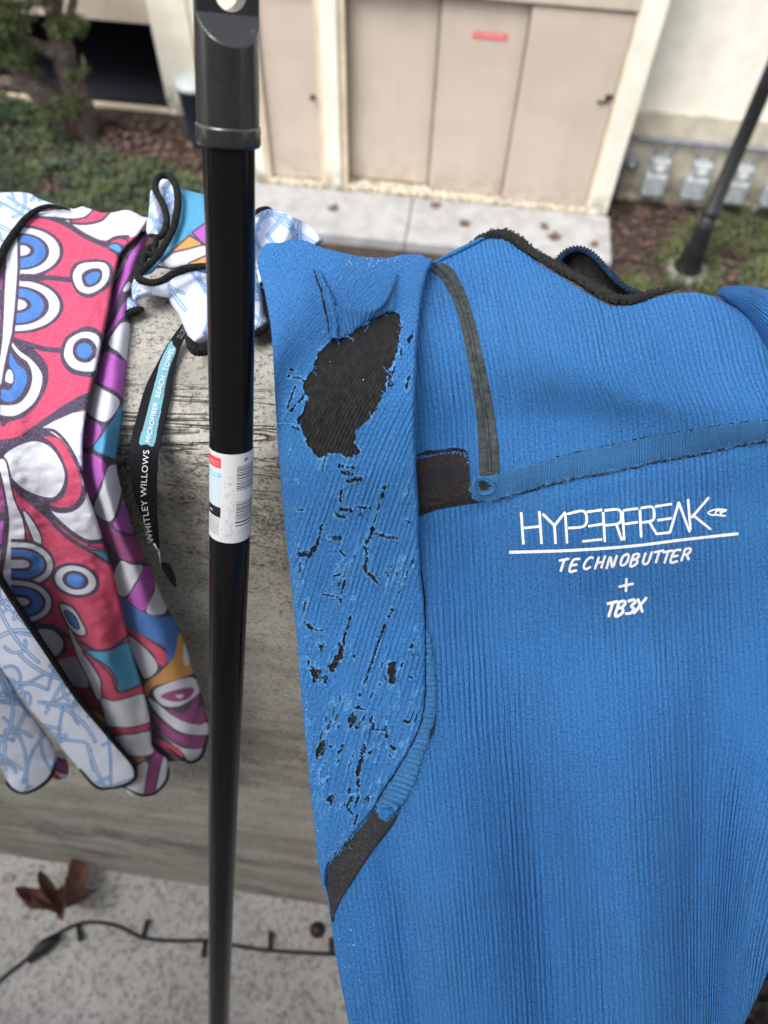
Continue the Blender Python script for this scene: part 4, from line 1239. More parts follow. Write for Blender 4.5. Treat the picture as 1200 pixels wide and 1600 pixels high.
HOLE = c1((680, 430), (705, 460), (712, 510), (700, 580), (690, 640), (655, 720), (640, 790), (625, 850), (600, 885), (570, 930), (540, 970), (500, 1000), (495, 1060), (520, 1100), (455, 1130), (430, 1105), (365, 1100), (325, 1130), (290, 1090), (255, 1030), (245, 980), (225, 950), (250, 900), (280, 850), (245, 800), (255, 760), (300, 720), (315, 650), (350, 600), (375, 575), (440, 565), (500, 525), (560, 490), (620, 450))
TEARS = []
for f, k, rows in ((c1, 3.0, [(770, 535, 745, 580, 13), (715, 612, 710, 640, 8), (658, 740, 668, 785, 10), (748, 745, 733, 800, 12), (185, 745, 240, 752, 9), (215, 790, 160, 935, 6), (252, 840, 195, 905, 8), (205, 985, 222, 988, 12), (190, 710, 215, 715, 6), (680, 700, 650, 790, 5), (780, 690, 770, 700, 5)]),
                   (c2, 3.75, [(415, 110, 385, 210, 9), (490, 180, 575, 190, 14), (505, 220, 560, 230, 17), (540, 268, 615, 255, 21), (500, 310, 495, 385, 10), (465, 465, 525, 482, 17), (495, 430, 560, 440, 15), (600, 420, 668, 428, 9), (620, 450, 612, 470, 9), (755, 300, 735, 370, 11), (735, 370, 690, 520, 5.5), (685, 545, 640, 660, 18), (640, 660, 655, 730, 7), (652, 715, 635, 780, 15), (640, 790, 680, 830, 16), (680, 830, 715, 865, 8), (705, 575, 760, 595, 14), (760, 595, 825, 605, 14), (770, 800, 778, 820, 14), (425, 600, 470, 604, 9), (465, 606, 492, 604, 24), (495, 680, 520, 708, 9), (385, 530, 372, 600, 11), (372, 600, 352, 650, 11), (352, 655, 308, 705, 23), (288, 690, 255, 697, 26), (240, 640, 245, 670, 9), (245, 435, 272, 440, 10), (235, 265, 240, 285, 5), (880, 500, 908, 512, 6), (940, 690, 905, 770, 7), (890, 800, 862, 870, 7), (845, 910, 825, 950, 5), (800, 1020, 778, 1060, 12), (755, 1110, 715, 1220, 10), (715, 1220, 675, 1345, 7), (555, 1060, 515, 1190, 9), (515, 1190, 500, 1290, 13), (495, 1300, 440, 1350, 26), (485, 1222, 495, 1230, 12), (290, 990, 272, 1052, 12), (278, 1100, 330, 1132, 15), (330, 1132, 390, 1146, 7), (400, 935, 490, 950, 7), (490, 950, 500, 978, 8), (250, 852, 268, 858, 8), (455, 828, 505, 812, 6), (575, 1280, 580, 1310, 6), (300, 960, 285, 990, 4)]),
                   (c3, 1091 / 300, [(355, 10, 320, 110, 14), (312, 105, 285, 170, 24), (300, 130, 300, 150, 34), (178, 170, 192, 178, 26), (200, 215, 250, 213, 13), (245, 215, 245, 250, 8), (550, 5, 515, 120, 7), (515, 120, 470, 250, 9), (405, 88, 408, 96, 8), (590, 212, 592, 228, 10), (520, 290, 505, 330, 5), (725, 210, 745, 216, 6), (445, 300, 442, 325, 8), (415, 380, 440, 386, 14), (440, 386, 480, 396, 6), (400, 430, 396, 458, 7), (515, 470, 498, 512, 6), (505, 505, 585, 515, 5), (600, 520, 597, 552, 12), (702, 462, 716, 468, 14), (615, 600, 640, 620, 14), (350, 600, 328, 640, 13), (275, 605, 298, 602, 7), (325, 680, 318, 700, 9), (472, 600, 430, 770, 17), (432, 790, 435, 838, 14), (612, 655, 618, 665, 8), (497, 885, 490, 910, 8), (362, 935, 372, 955, 10), (385, 965, 402, 988, 16), (432, 990, 402, 1090, 9), (367, 1110, 340, 1170, 14), (325, 1188, 280, 1232, 16), (248, 1250, 262, 1285, 18), (148, 455, 152, 470, 8), (560, 240, 545, 290, 4), (410, 640, 380, 740, 4)])):
    for x0, y0, x1, y1, w in rows:
        (a, b), (c, d) = f((x0, y0), (x1, y1))
        TEARS.append((a, b, c, d, w / k))


def seg_d(x, y, a, b, c, d):
    L2 = (c - a) ** 2 + (d - b) ** 2 + 1e-9
    q = np.clip(((x - a) * (c - a) + (y - b) * (d - b)) / L2, 0, 1)
    return np.hypot(x - a - q * (c - a), y - b - q * (d - b))


def tear_field(x, y):
    """pixels inside (+) or outside (-) of the torn places"""
    h = np.asarray(HOLE); n = len(h)
    d = np.full(x.shape, 60.0)
    for i in range(n):
        d = np.minimum(d, seg_d(x, y, *h[i], *h[(i + 1) % n]))
    T = np.where(in_poly(x, y, h), d, -d)
    T += (vnoise(x, y, 6, 1) - 0.5) * 5 + (vnoise(x, y, 2.4, 2) - 0.5) * 3
    nz = (vnoise(x, y, 3.4, 3) - 0.5) * 3.2 + (vnoise(x, y, 1.7, 4) - 0.5) * 1.6
    for a, b, c, e, w in TEARS:
        x0, x1, y0, y1 = min(a, c) - 10, max(a, c) + 10, min(b, e) - 10, max(b, e) + 10
        k = (x > x0) & (x < x1) & (y > y0) & (y < y1)
        if k.any():
            T[k] = np.maximum(T[k], w / 2 + 0.3 - seg_d(x[k], y[k], a, b, c, e) + nz[k] * min(1.5, 0.55 + w / 6))
    # a spread of tiny pulled stitches over the worn lower sleeve
    worn = ss(y, 700, 800) * ss(1300 - y, 0, 60)
    u = sleeve_rib(x, y)
    T = np.maximum(T, (vnoise(u * 2.1, y / 14, 1, 11) * vnoise(x, y, 40, 12) - 0.575) * 16 * worn - 4 * (1 - worn))
    return T


stop = lambda s: cub(428 + 245 * s, [428, 450, 480, 500, 540, 580, 610, 640, 660, 676], [384, 378, 380, 387, 397, 404, 405, 400, 400, 408])
G, X, Y, Z, nt_ = garment(stop, 1390, s_xl, s_xr, sleeve_z, lambda y: 3 + 9 * ss(1000 - y, 0, 260) + 6 * ss(1390 - y, 0, 200), lambda y: 0.0015 + 0.0055 * ss(1000 - y, 0, 260), 860, 190, nroll=12, rpr=lambda y: 4 + 2 * ss(1390 - y, 0, 200))
T = tear_field(X, Y); T[:nt_] = -5
_mg = 9 + 4 * ss(1000 - Y, 0, 260) + 5 * ss(1390 - Y, 0, 200)
T = np.where((X < s_xl(Y) + _mg) | (X > s_xr(Y) - 8), np.minimum(T, -2.5), T)
# slide the grid's points onto the torn edge so that it is not stepped
gy_, gx_ = np.gradient(T); gn = gx_**2 + gy_**2 + 1e-6
near = (np.abs(T) < 1.1) & (gn > 0.05)
du = np.where(near, np.clip(-T * gx_ / gn, -.5, .5), 0); dv = np.where(near, np.clip(-T * gy_ / gn, -.5, .5), 0)
dGu = np.gradient(G, axis=1); dGv = np.gradient(G, axis=0)
G = G + du[..., None] * dGu + dv[..., None] * dGv
lip = np.exp(-((T + 1.5) / 2.2) ** 2) * (T > -5)
vd = np.array([0, 0, CAM_H]) - G; vd /= np.linalg.norm(vd, axis=-1, keepdims=True)
G = G + vd * (lip * 0.0006 * (0.3 + vnoise(X, Y, 5, 8)))[..., None]
Tq = (T[:-1, :-1] + T[1:, :-1] + T[1:, 1:] + T[:-1, 1:]) / 4
m_at = np.interp(Y, _sm_y, _sm)
grid('sleeve', G, M_sleeve, suit, uv=np.stack([sleeve_rib(X, Y), Y * np.sqrt(1 + m_at**2) / RIB], -1), uv2=np.stack([X, Y], -1) / RIB, keep=Tq < 0, attrs={'worn': np.exp(-((T + 1.1) / 1.5) ** 2) * (T > -5) * (vnoise(X, Y, 9, 4) > 0.3) * 0.85})
yv, sv = np.meshgrid(np.linspace(425, 1380, 240), np.linspace(0.03, 0.97, 60), indexing='ij')
_m = 2.5 + 3.5 * ss(1000 - yv, 0, 260) + 4.5 * ss(1390 - yv, 0, 200)
xv = s_xl(yv) + _m + (s_xr(yv) - s_xl(yv) - 5 - _m) * sv
Gn = P(xv, yv, sleeve_z(xv, yv) + 0.0010 + 0.0006 * (vnoise(xv, yv, 7, 2) - .5) + 0.0004 * (vnoise(xv, yv, 3, 4) - .5))
grid('neoprene_core', Gn, M_neo, suit, uv=np.stack([sleeve_rib(xv, yv) * 1.25 + 0.3 * vnoise(xv, yv, 30, 5), yv / RIB], -1))

# turned-back flap of torn knit above the hole
top = np.array(resample(spline(c1((350, 372), (385, 425), (440, 436), (520, 440), (590, 432), (640, 395), (688, 300)), 8), 1.0)); bot = np.array(resample(spline(c1((386, 566), (430, 562), (470, 540), (520, 505), (575, 475), (630, 446), (682, 428)), 8), 1.0))
q = np.linspace(0, 1, 90); fit = lambda A: np.stack([np.interp(q, np.linspace(0, 1, len(A)), A[:, k]) for k in (0, 1)], -1)
top, bot = fit(top), fit(bot)
rows = np.linspace(0, 1, 14)[:, None]
X = top[:, 0] + (bot - top)[:, 0] * rows; Y = top[:, 1] + (bot - top)[:, 1] * rows
X = X + (vnoise(np.arange(90)[None] + 0 * X, rows * 0 + 0 * X, 3, 2) - .5) * 4 * rows; Y = Y + (vnoise(np.arange(90)[None] + 0 * X, 0 * X, 2.5, 5) - .5) * 5 * rows
lift = 0.0085 * (1 - rows) ** 0.8 * np.sin(np.pi * np.clip(q * 0.9 + 0.08, 0, 1)) ** 0.6 + 0.0012 + 0.0012 * (vnoise(X, Y, 6, 3))
Zf = sleeve_z(X, Y)
Gf = P(X, Y, Zf - lift)
Gf = np.concatenate([P(X[:1], Y[:1] - 7, Zf[:1] - 0.0002 * 1), P(X[:1], Y[:1] - 3.0, Zf[:1] - lift[:1] * 0.92), Gf])
ue = np.concatenate([[-.8, -.4], rows[:, 0] * 5])
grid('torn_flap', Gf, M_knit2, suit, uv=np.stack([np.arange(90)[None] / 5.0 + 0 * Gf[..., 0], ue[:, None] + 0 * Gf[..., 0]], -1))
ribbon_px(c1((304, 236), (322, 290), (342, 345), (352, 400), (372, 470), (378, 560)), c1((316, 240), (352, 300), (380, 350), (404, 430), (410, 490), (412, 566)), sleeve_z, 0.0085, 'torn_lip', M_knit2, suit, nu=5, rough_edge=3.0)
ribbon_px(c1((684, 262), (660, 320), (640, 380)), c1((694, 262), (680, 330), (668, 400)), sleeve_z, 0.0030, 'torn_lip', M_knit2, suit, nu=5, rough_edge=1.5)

line_px(c1((300, 244), (318, 300), (338, 352), (347, 405), (364, 470), (372, 540)), [1.5, 3, 4, 4, 3, 1.5], sleeve_z, 0.0001, 'lip_shadow_strip', M_neo, suit, 1.5, 0.3)  # dark strip in place of the shadow left of the torn lip
# loose threads along the torn edges
m = MB(); rg = np.random.default_rng(21)
bi = np.argwhere((np.abs(T) < 1.2) & (np.arange(T.shape[0])[:, None] > nt_ + 5))
gyy, gxx = gy_, gx_
Xs, Ys = None, None
Gs, X, Y, Z, nt2 = garment(stop, 1390, s_xl, s_xr, sleeve_z, lambda y: 3 + 9 * ss(1000 - y, 0, 260) + 6 * ss(1390 - y, 0, 200), lambda y: 0.0015 + 0.0055 * ss(1000 - y, 0, 260), 860, 190, nroll=12, rpr=lambda y: 4 + 2 * ss(1390 - y, 0, 200))
for i, j in bi[rg.choice(len(bi), min(380, len(bi)), replace=False)]:
    x, y = X[i, j], Y[i, j]; g = np.array([gx_[i, j], gy_[i, j]]); g = g / (np.linalg.norm(g) + 1e-6)
    L = rg.uniform(2, 7) if rg.random() < 0.88 else rg.uniform(8, 16)
    a = math.atan2(g[1], g[0]) + rg.normal(0, 0.9)
    k = 5; q = [(x, y)]
    for _ in range(k):
        a += rg.normal(0, 0.55); q.append((q[-1][0] + L / k * math.cos(a), q[-1][1] + L / k * math.sin(a)))
    q = np.array(q); z = sleeve_z(q[:, 0], q[:, 1]) - 0.0004 - 0.0006 * rg.random() * np.linspace(0, 1, len(q))
    m.tube(P(q[:, 0], q[:, 1], z), rg.uniform(0.00010, 0.00022), 4)
for pts_ in (c1((110, 970), (150, 965), (205, 968), (240, 990), (250, 1040))  , c1((595, 890), (620, 880), (630, 850))):
    q = resample(spline(pts_, 8), 2); m.tube(P(q[:, 0], q[:, 1], np.minimum(sleeve_z(q[:, 0], q[:, 1]), torso_z(q[:, 0], q[:, 1])) - 0.0007), 0.00025, 5)
m.build('frayed_threads', M_fray, suit, True)['kind'] = 'stuff'

# black seam line down the sleeve's edge, frayed tape beside it, then the bare black tape
line_px([(657, 891), (663, 936), (664, 995), (664, 1037), (664, 1069), (660, 1118), (643, 1162), (619, 1203), (594, 1242), (586, 1258)], 3.0, torso_z, 0.0002, 'seam_slit', M_neo, suit, 1.5, 0.7)
fl = [(665, 985), (666, 1016), (667, 1069), (663, 1118), (646, 1162), (622, 1203), (597, 1242), (588, 1262), (592, 1278)]
fr = [(668, 985), (677, 1016), (682, 1082), (679, 1124), (668, 1162), (657, 1198), (643, 1234), (627, 1259), (606, 1286)]
ribbon_px(fl, fr, torso_z, 0.0018, 'frayed_tape', M_tapek, suit, nu=10, rough_edge=3.0, uvdir=1, bulge=0.0008)
line_px(c3((860, 410), (868, 440), (850, 520), (838, 580)), [3, 7, 8, 3], torso_z, 0.0, 'worn_gap', M_neo, suit, 1.5, 0.4)
line_px(c3((850, 60), (855, 110), (858, 170)), [3, 5, 3], torso_z, 0.0, 'worn_gap', M_neo, suit, 1.5, 0.4)
m = MB()
for k in range(5):      # the tape's curled end
    a0 = rg.uniform(0, 6); q = np.array([(600 + 7 * k * 0.5 + (9 - k) * math.cos(a) * 1.2, 1270 + (8 - k) * math.sin(a) - 2 * k) for a in np.linspace(a0, a0 + 4.5, 12)])
    m.tube(P(q[:, 0], q[:, 1], torso_z(q[:, 0], q[:, 1]) - 0.002 - 0.0006 * k), 0.0011, 6)
m.build('tape_curl', M_hemb, suit, True)
bl_ = c3((528, 945), (480, 1030), (400, 1120), (320, 1210), (268, 1290), (254, 1370), (262, 1440), (275, 1520), (282, 1600))
br_ = c3((670, 965), (640, 1040), (580, 1120), (510, 1210), (450, 1300), (385, 1400), (330, 1490), (300, 1560), (288, 1605))
ribbon_px(bl_, br_, torso_z, 0.0009, 'side_tape', M_tape, suit, nu=10, rough_edge=0.6, thick=0.004)

# neck binding: thick overlocked black edge with stray loops
nb = [(733, 383), (752, 371), (772, 365), (794, 367), (817, 382), (841, 400), (869, 415), (897, 431), (920, 445), (943, 459), (967, 468), (995, 466), (1023, 457), (1060, 449)]
nw = [4, 8, 15, 17, 15, 14, 15, 15, 17, 18, 18, 14, 11, 8, 4]
line_px([(a, b + 1) for a, b in nb], nw, torso_z, 0.0005, 'neck_binding', M_thread, suit, 2.5, 0.6)
m = MB(); q = resample(spline(nb, 8), 1.0); w_ = np.interp(np.linspace(0, 1, len(q)), np.linspace(0, 1, len(nw)), nw)
for k in range(230):
    i = rg.integers(0, len(q)); tq = q[min(i + 2, len(q) - 1)] - q[max(i - 2, 0)]; tq = tq / (np.linalg.norm(tq) + 1e-9); nq = np.array([-tq[1], tq[0]])
    hw = w_[i] * rg.uniform(0.38, 0.6); pts_ = []
    lean = rg.uniform(0, 4)
    for a in np.linspace(0.1, np.pi - 0.1, 7):
        o = q[i] + nq * hw * math.cos(a) + tq * lean * math.cos(a) + rg.normal(0, 0.5, 2)
        pts_.append((o[0], o[1], torso_z(o[0], o[1]) - 0.0010 - 0.0032 * (w_[i] / 16) * math.sin(a)))
    pts_ = np.array(pts_); m.tube(P(pts_[:, 0], pts_[:, 1], pts_[:, 2]), rg.uniform(0.00035, 0.00075), 5)
m.build('overlock_thread', M_thread, suit, True)['kind'] = 'stuff'
line_px([(676, 412), (700, 400), (728, 386), (752, 374), (768, 368)], [4, 7, 8, 7, 4], torso_z, 0.0006, 'shoulder_hem', M_hemb, suit, 1.0, 0.5)

# back of the collar standing up behind the neckline, with its ribbed rim
col_z = lambda x, y: 0.497 + 0.00022 * (470 - y) - 0.00004 * (x - 880)
rim = np.array(resample(spline([(872, 408), (880, 398), (892, 391), (908, 390), (925, 398), (943, 416), (962, 437), (981, 452), (1000, 460)], 8), 1.5))
low = np.array(resample(spline([(872, 410), (890, 425), (920, 443), (945, 458), (970, 468), (1000, 462)], 8), 1.5))
q = np.linspace(0, 1, 70); fit = lambda A: np.stack([np.interp(q, np.linspace(0, 1, len(A)), A[:, k]) for k in (0, 1)], -1)
ru, lo_ = fit(rim), fit(low); v_ = np.linspace(0, 1, 8)[:, None]
X = ru[:, 0] + (lo_ - ru)[:, 0] * v_; Y = ru[:, 1] + (lo_ - ru)[:, 1] * v_
grid('collar_lining', P(X, Y, col_z(X, Y) + 0.02 * np.sin(np.pi * v_ * 0.5)), M_neo, suit)
line_px(rim, 9, col_z, 0.0, 'collar_rim', M_navy2, suit, 0.5, 0.2)
m = MB(); q = resample(rim, 5.0)
for k in range(len(q)):
    tq = q[min(k + 1, len(q) - 1)] - q[max(k - 1, 0)]; tq = tq / np.linalg.norm(tq); nq = np.array([tq[1], -tq[0]])
    a, b = q[k] - nq * 1.0, q[k] + nq * 4.8 + tq * 2
    m.tube(P([a[0], (a[0] + b[0]) / 2, b[0]], [a[1], (a[1] + b[1]) / 2, b[1]], [col_z(*a) - 0.0016, col_z(*a) - 0.0022, col_z(*b) - 0.0004]), 0.00075, 6)
m.build('collar_stitches', M_thread, suit, True)['kind'] = 'stuff'

# far sleeve, seen as a roll at the right edge
fx = lambda y: cub(y, [436, 455, 475, 510, 560, 640, 760], [1128, 1119, 1150, 1175, 1200, 1240, 1290])
UL = spline([(1122, 462), (1140, 475), (1158, 490), (1176, 514), (1200, 562), (1240, 640), (1300, 760)], 10)
UT = spline([(1118, 458), (1128, 449), (1145, 447), (1168, 447), (1200, 453), (1270, 480), (1380, 560)], 10)
q = np.linspace(0, 1, 90); fit = lambda A: np.stack([np.interp(q, np.linspace(0, 1, len(A)), A[:, k]) for k in (0, 1)], -1)
A_, B_ = fit(UT), fit(UL); th = np.linspace(0, 2 * np.pi, 40, endpoint=False)
cxy = (A_ + B_) / 2; hv = (B_ - A_) / 2
zc = torso_z(cxy[:, 0], cxy[:, 1]) - 0.006
rz = np.minimum(np.linalg.norm(hv, axis=1) * 0.46 / F_PX, 0.03) * 0.9
X = cxy[:, 0][:, None] - hv[:, 0][:, None] * np.cos(th); Y = cxy[:, 1][:, None] - hv[:, 1][:, None] * np.cos(th)
Z = zc[:, None] - rz[:, None] * np.sin(th)
uvf = np.stack([th[None] * 7 + 0 * X, q[:, None] * 30 + 0 * X], -1)
Gq = P(X, Y, Z).transpose(1, 0, 2); Gq = np.concatenate([Gq, Gq[:1]]); uq = uvf.transpose(1, 0, 2); uq = np.concatenate([uq, uq[:1] + [2 * np.pi * 7, 0]])
uq = uq[..., :]
grid('far_sleeve', Gq, M_knit, suit, uv=uq)

# fuzz along the cut edges of the tapes
def fray_along(mb, pts, zf, n, lo=1.5, hi=5.0, off=0.0009, spread=1.5):
    q = resample(spline(pts, 8), 1.0)
    for k in range(n):
        i = rg.integers(1, len(q) - 1); tq = q[i + 1] - q[i - 1]; a = math.atan2(tq[1], tq[0]) + rg.choice([-1, 1]) * rg.uniform(0.5, 2.2)
        L = rg.uniform(lo, hi); w_ = [q[i] + rg.normal(0, spread, 2)]
        for _ in range(4):
            a += rg.normal(0, 0.6); w_.append(w_[-1] + L / 4 * np.array([math.cos(a), math.sin(a)]))
        w_ = np.array(w_); mb.tube(P(w_[:, 0], w_[:, 1], zf(w_[:, 0], w_[:, 1]) - off - 0.0005 * rg.random()), rg.uniform(0.00010, 0.0002), 4)


m = MB()
fray_along(m, seam_bot, torso_z, 420); fray_along(m, seam_top, torso_z, 260)
fray_along(m, fr, torso_z, 160); fray_along(m, fl, torso_z, 70)
fray_along(m, np.column_stack([ex, ey])[5:-5], torso_z, 110)
fray_along(m, np.column_stack([hx, hy]), torso_z, 50, 1, 3, 0.0014, 0.8)
fray_along(m, cz((195, 385), (300, 362), (420, 350), (530, 334), (600, 336), (655, 378), (676, 450)), torso_z, 80, 1, 4)
fray_along(m, c3((190, 1265), (230, 1240), (270, 1240), (300, 1210), (350, 1150), (400, 1080)), sleeve_z, 130, 2, 9, 0.001, 2.5)
fray_along(m, c1((304, 236), (340, 320), (362, 400), (385, 480), (392, 566)), sleeve_z, 110, 1.5, 5, 0.006, 1.5)
m.build('edge_fuzz', M_fray, suit, True)['kind'] = 'stuff'

# lint
m = MB()
for k in range(70):
    r_ = rg.random()
    if r_ < 0.4:
        x, y = rg.uniform(538, 626), 0; y = 403 + rg.uniform(0, 14)
    elif r_ < 0.75:
        y = rg.uniform(700, 1340); x = s_xl(y) + rg.uniform(5, 26) * rg.random() + 4
    elif r_ < 0.9:
        y = rg.uniform(1400, 1590); x = t_xl(y) + rg.uniform(6, 40)
    else:
        x, y = rg.uniform(450, 640), rg.uniform(420, 760)
    z = (sleeve_z(x, y) if y < 1390 else torso_z(x, y)) - 0.0006
    c = P(x, y, z); r0 = rg.uniform(0.00012, 0.00032)
    m.tube([c, c + np.array([r0, 0, r0 * 0.6]), c + np.array([r0 * 1.6, r0, r0])], [r0 * 0.6, r0, r0 * 0.5], 5)
m.build('lint', M_lint, suit, True)['kind'] = 'stuff'


# ================================================================== beach towel
KS = 4                                                    # print raster: points per photo pixel
CX0, CY0, CW, CH = -70, 260, 600, 1000
WHT, PNK, OUT, BLU, MAG, CYA, ORA = (0.51, 0.525, 0.60), (0.47, 0.025, 0.092), (0.028, 0.012, 0.045), (0.022, 0.135, 0.44), (0.34, 0.05, 0.37), (0.03, 0.25, 0.45), (0.49, 0.23, 0.035)
DMG = (0.24, 0.022, 0.16)


class Canvas:
    def __init__(self, base):
        self.a = np.empty((CH * KS // 2, CW * KS // 2, 3), np.float32); self.a[:] = base
        self.k = KS / 2

    def mask(self, poly):
        p = (np.asarray(poly, float) - [CX0, CY0]) * self.k
        x0, y0 = np.floor(p.min(0)).astype(int) - 1; x1, y1 = np.ceil(p.max(0)).astype(int) + 2
        x0, y0 = max(x0, 0), max(y0, 0); x1, y1 = min(x1, self.a.shape[1]), min(y1, self.a.shape[0])
        if x1 <= x0 or y1 <= y0:
            return None, None
        tg = np.zeros((y1 - y0, x1 - x0 + 1), np.int32)
        rows = np.arange(y0, y1)
        q = np.roll(p, -1, 0)
        for (ax, ay), (bx, by) in zip(p, q):
            lo, hi = min(ay, by), max(ay, by)
            k = (rows >= lo) & (rows < hi)
            if k.any():
                xs = ax + (rows[k] - ay) * (bx - ax) / (by - ay)
                c = np.clip(np.ceil(xs).astype(int) - x0, 0, x1 - x0)
                np.add.at(tg, (np.nonzero(k)[0], c), 1)
        return (slice(y0, y1), slice(x0, x1)), (np.cumsum(tg, 1)[:, :-1] % 2) == 1

    def fill(self, poly, c, smooth=True, ow=0.0, oc=OUT):
        poly = spline(poly, 6, True) if smooth else poly
        if ow:
            self.line(np.vstack([poly, poly[:1]]), ow * 2, oc, False)
        s, m = self.mask(poly)
        if s is not None:
            self.a[s][m] = c

    def line(self, pts, w, c, smooth=True):
        q = (np.asarray(spline(pts, 6) if smooth else pts, float) - [CX0, CY0]) * self.k
        r = w * self.k / 2
        for a, b in zip(q[:-1], q[1:]):
            x0, y0 = np.floor(np.minimum(a, b) - r - 1).astype(int); x1, y1 = np.ceil(np.maximum(a, b) + r + 1).astype(int)
            x0, y0 = max(x0, 0), max(y0, 0); x1, y1 = min(x1, self.a.shape[1]), min(y1, self.a.shape[0])
            if x1 <= x0 or y1 <= y0:
                continue
            X, Y = np.meshgrid(np.arange(x0, x1), np.arange(y0, y1))
            m = seg_d(X, Y, *a, *b) <= r
            self.a[y0:y1, x0:x1][m] = c

    def get(self, x, y):
        if not hasattr(self, 'f'):
            f = self.a                                     # soften by one point so that the edges are not stepped
            f = (f + np.roll(f, 1, 0) + np.roll(f, 1, 1) + np.roll(f, (1, 1), (0, 1))) / 4
            self.f = f
        u = np.clip((x - CX0) * self.k, 0, self.a.shape[1] - 2); v = np.clip((y - CY0) * self.k, 0, self.a.shape[0] - 2)
        i, j = u.astype(int), v.astype(int); a, b = (u - i)[..., None], (v - j)[..., None]
        f = self.f
        return (f[j, i] * (1 - a) + f[j, i + 1] * a) * (1 - b) + (f[j + 1, i] * (1 - a) + f[j + 1, i + 1] * a) * b


def ell(cx, cy, rx, ry, a=0.0, t0=0.0, t1=360.0, n=40):
    t_ = np.radians(np.linspace(t0, t1, n)); x, y = rx * np.cos(t_), ry * np.sin(t_)
    return np.stack([cx + x * math.cos(a) - y * math.sin(a), cy + x * math.sin(a) + y * math.cos(a)], -1)


cA, cB, cD, cE, cF = cr(5, 0, 280), cr(5, 0, 480), cr(1200 / 340, 0, 640), cr(1200 / 340, 0, 920), cr(1200 / 340, 180, 260)
pr = Canvas(PNK)
# --- upper swirl
pr.fill(cA((235, 285), (300, 235), (450, 222), (700, 225), (830, 255), (1000, 270), (1190, 290), (1190, 430), (1080, 440), (1000, 455), (900, 455), (830, 475), (740, 462), (640, 422), (520, 345), (400, 302), (300, 288)), WHT, True, 0)
pr.line(cA((230, 290), (300, 284), (400, 300), (520, 350), (640, 428), (740, 478), (830, 512), (900, 520)), 8.5, OUT)
pr.line(cA((840, 490), (900, 455), (990, 445), (1000, 450)), 5, OUT)
pr.fill(cA((560, 325), (650, 310), (700, 275), (700, 245), (780, 240), (815, 265), (800, 300), (740, 325), (640, 337)), PNK, True, 4.5)
pr.fill(cA((268, 278), (340, 238), (500, 222), (660, 228), (690, 252), (660, 288), (560, 305), (430, 292)), WHT, True, 3.5)
pr.fill(cA((850, 505), (920, 466), (985, 480), (985, 515), (940, 502)), PNK, True, 3.5)
pr.fill(cA((850, 525), (900, 507), (940, 530), (952, 582), (915, 562)), CYA, True, 3.5)
pr.line(cA((850, 540), (910, 580), (940, 625)), 5, OUT)


# --- half-round scallops beside the pale stripe
def scallop(f, x0, top, bot, R, ring, B, core, tilt=0.0):
    cy = (top + bot) / 2; ry = (bot - top) / 2
    s = lambda r, q, dy=0.0: f(*[(x0 - 40, cy + dy - q)] + [tuple(p) for p in ell(x0, cy + dy, r, q, 0, -90, 90, 24)] + [(x0 - 40, cy + dy + q)])
    pr.fill(s(R + 32, ry + 15), OUT, False)
    pr.fill(s(R, ry - 8), WHT, False)
    pr.fill(s(R - ring, ry - ring * 0.62), OUT, False)
    pr.fill(s(B, ry * B / R * 1.04, 0), BLU, False)
    pr.fill(s(core + 36, ry * (core + 36) / R * 0.92, -8), OUT, False)
    pr.fill(s(core, ry * core / R * 0.9, -8), WHT, False)


scallop(cA, 165, 370, 758, 300, 80, 190, 68)
scallop(cA, 130, 782, 1192, 335, 82, 212, 78)
pr.line(cA((165, 768), (260, 765), (400, 770), (560, 786)), 8, OUT)
pr.fill(cA((160, 735), (350, 742), (350, 792), (160, 800)), OUT, False)
pr.fill(cB((0, 240), (95, 235), (200, 280), (290, 350), (370, 460), (370, 600), (300, 745), (190, 855), (80, 892), (0, 880)), OUT)
pr.fill(cB((95, 275), (150, 340), (250, 415), (320, 510), (325, 600), (280, 720), (200, 800), (90, 850), (-60, 820), (-60, 770), (0, 765), (120, 760), (190, 710), (240, 620), (250, 520), (215, 430), (150, 380), (95, 310)), WHT)
pr.fill(cB((80, 355), (130, 440), (190, 490), (210, 560), (180, 650), (130, 710), (70, 740), (0, 705), (15, 640), (70, 645), (105, 600), (110, 520), (70, 440)), BLU)
pr.fill(cB((70, 485), (98, 515), (95, 590), (40, 575), (45, 520)), WHT)
pr.line(cB((100, 250), (270, 305), (350, 325), (490, 338)), 8, OUT)
# --- pale stripe down the left and the purple beyond it
pr.fill(cA((-350, 560), (50, 500), (38, 700), (20, 900), (15, 1200), (-350, 1200)), DMG, False)
pr.fill(cA((-350, 640), (0, 660), (5, 760), (-350, 760)), OUT, False); pr.fill(cA((-350, 860), (-5, 880), (-10, 1000), (-350, 1010)), WHT, False, 4)
pr.fill([(-60, 510), (8, 510), (4, 580), (0, 640), (0, 720), (-60, 720)], OUT, False)
strip = cA((70, 500), (135, 445), (133, 700), (120, 900), (112, 1000), (95, 1150)) + cB((90, 200), (60, 320), (30, 460), (8, 590), (-20, 640), (-30, 560), (0, 400), (20, 250)) + cA((28, 1080), (35, 900), (45, 700), (55, 545))
pr.fill(strip, WHT, False, 5.0)
# --- eyes
def eye(f, *rings):
    for pts_, c in rings:
        pr.fill(f(*pts_), c)


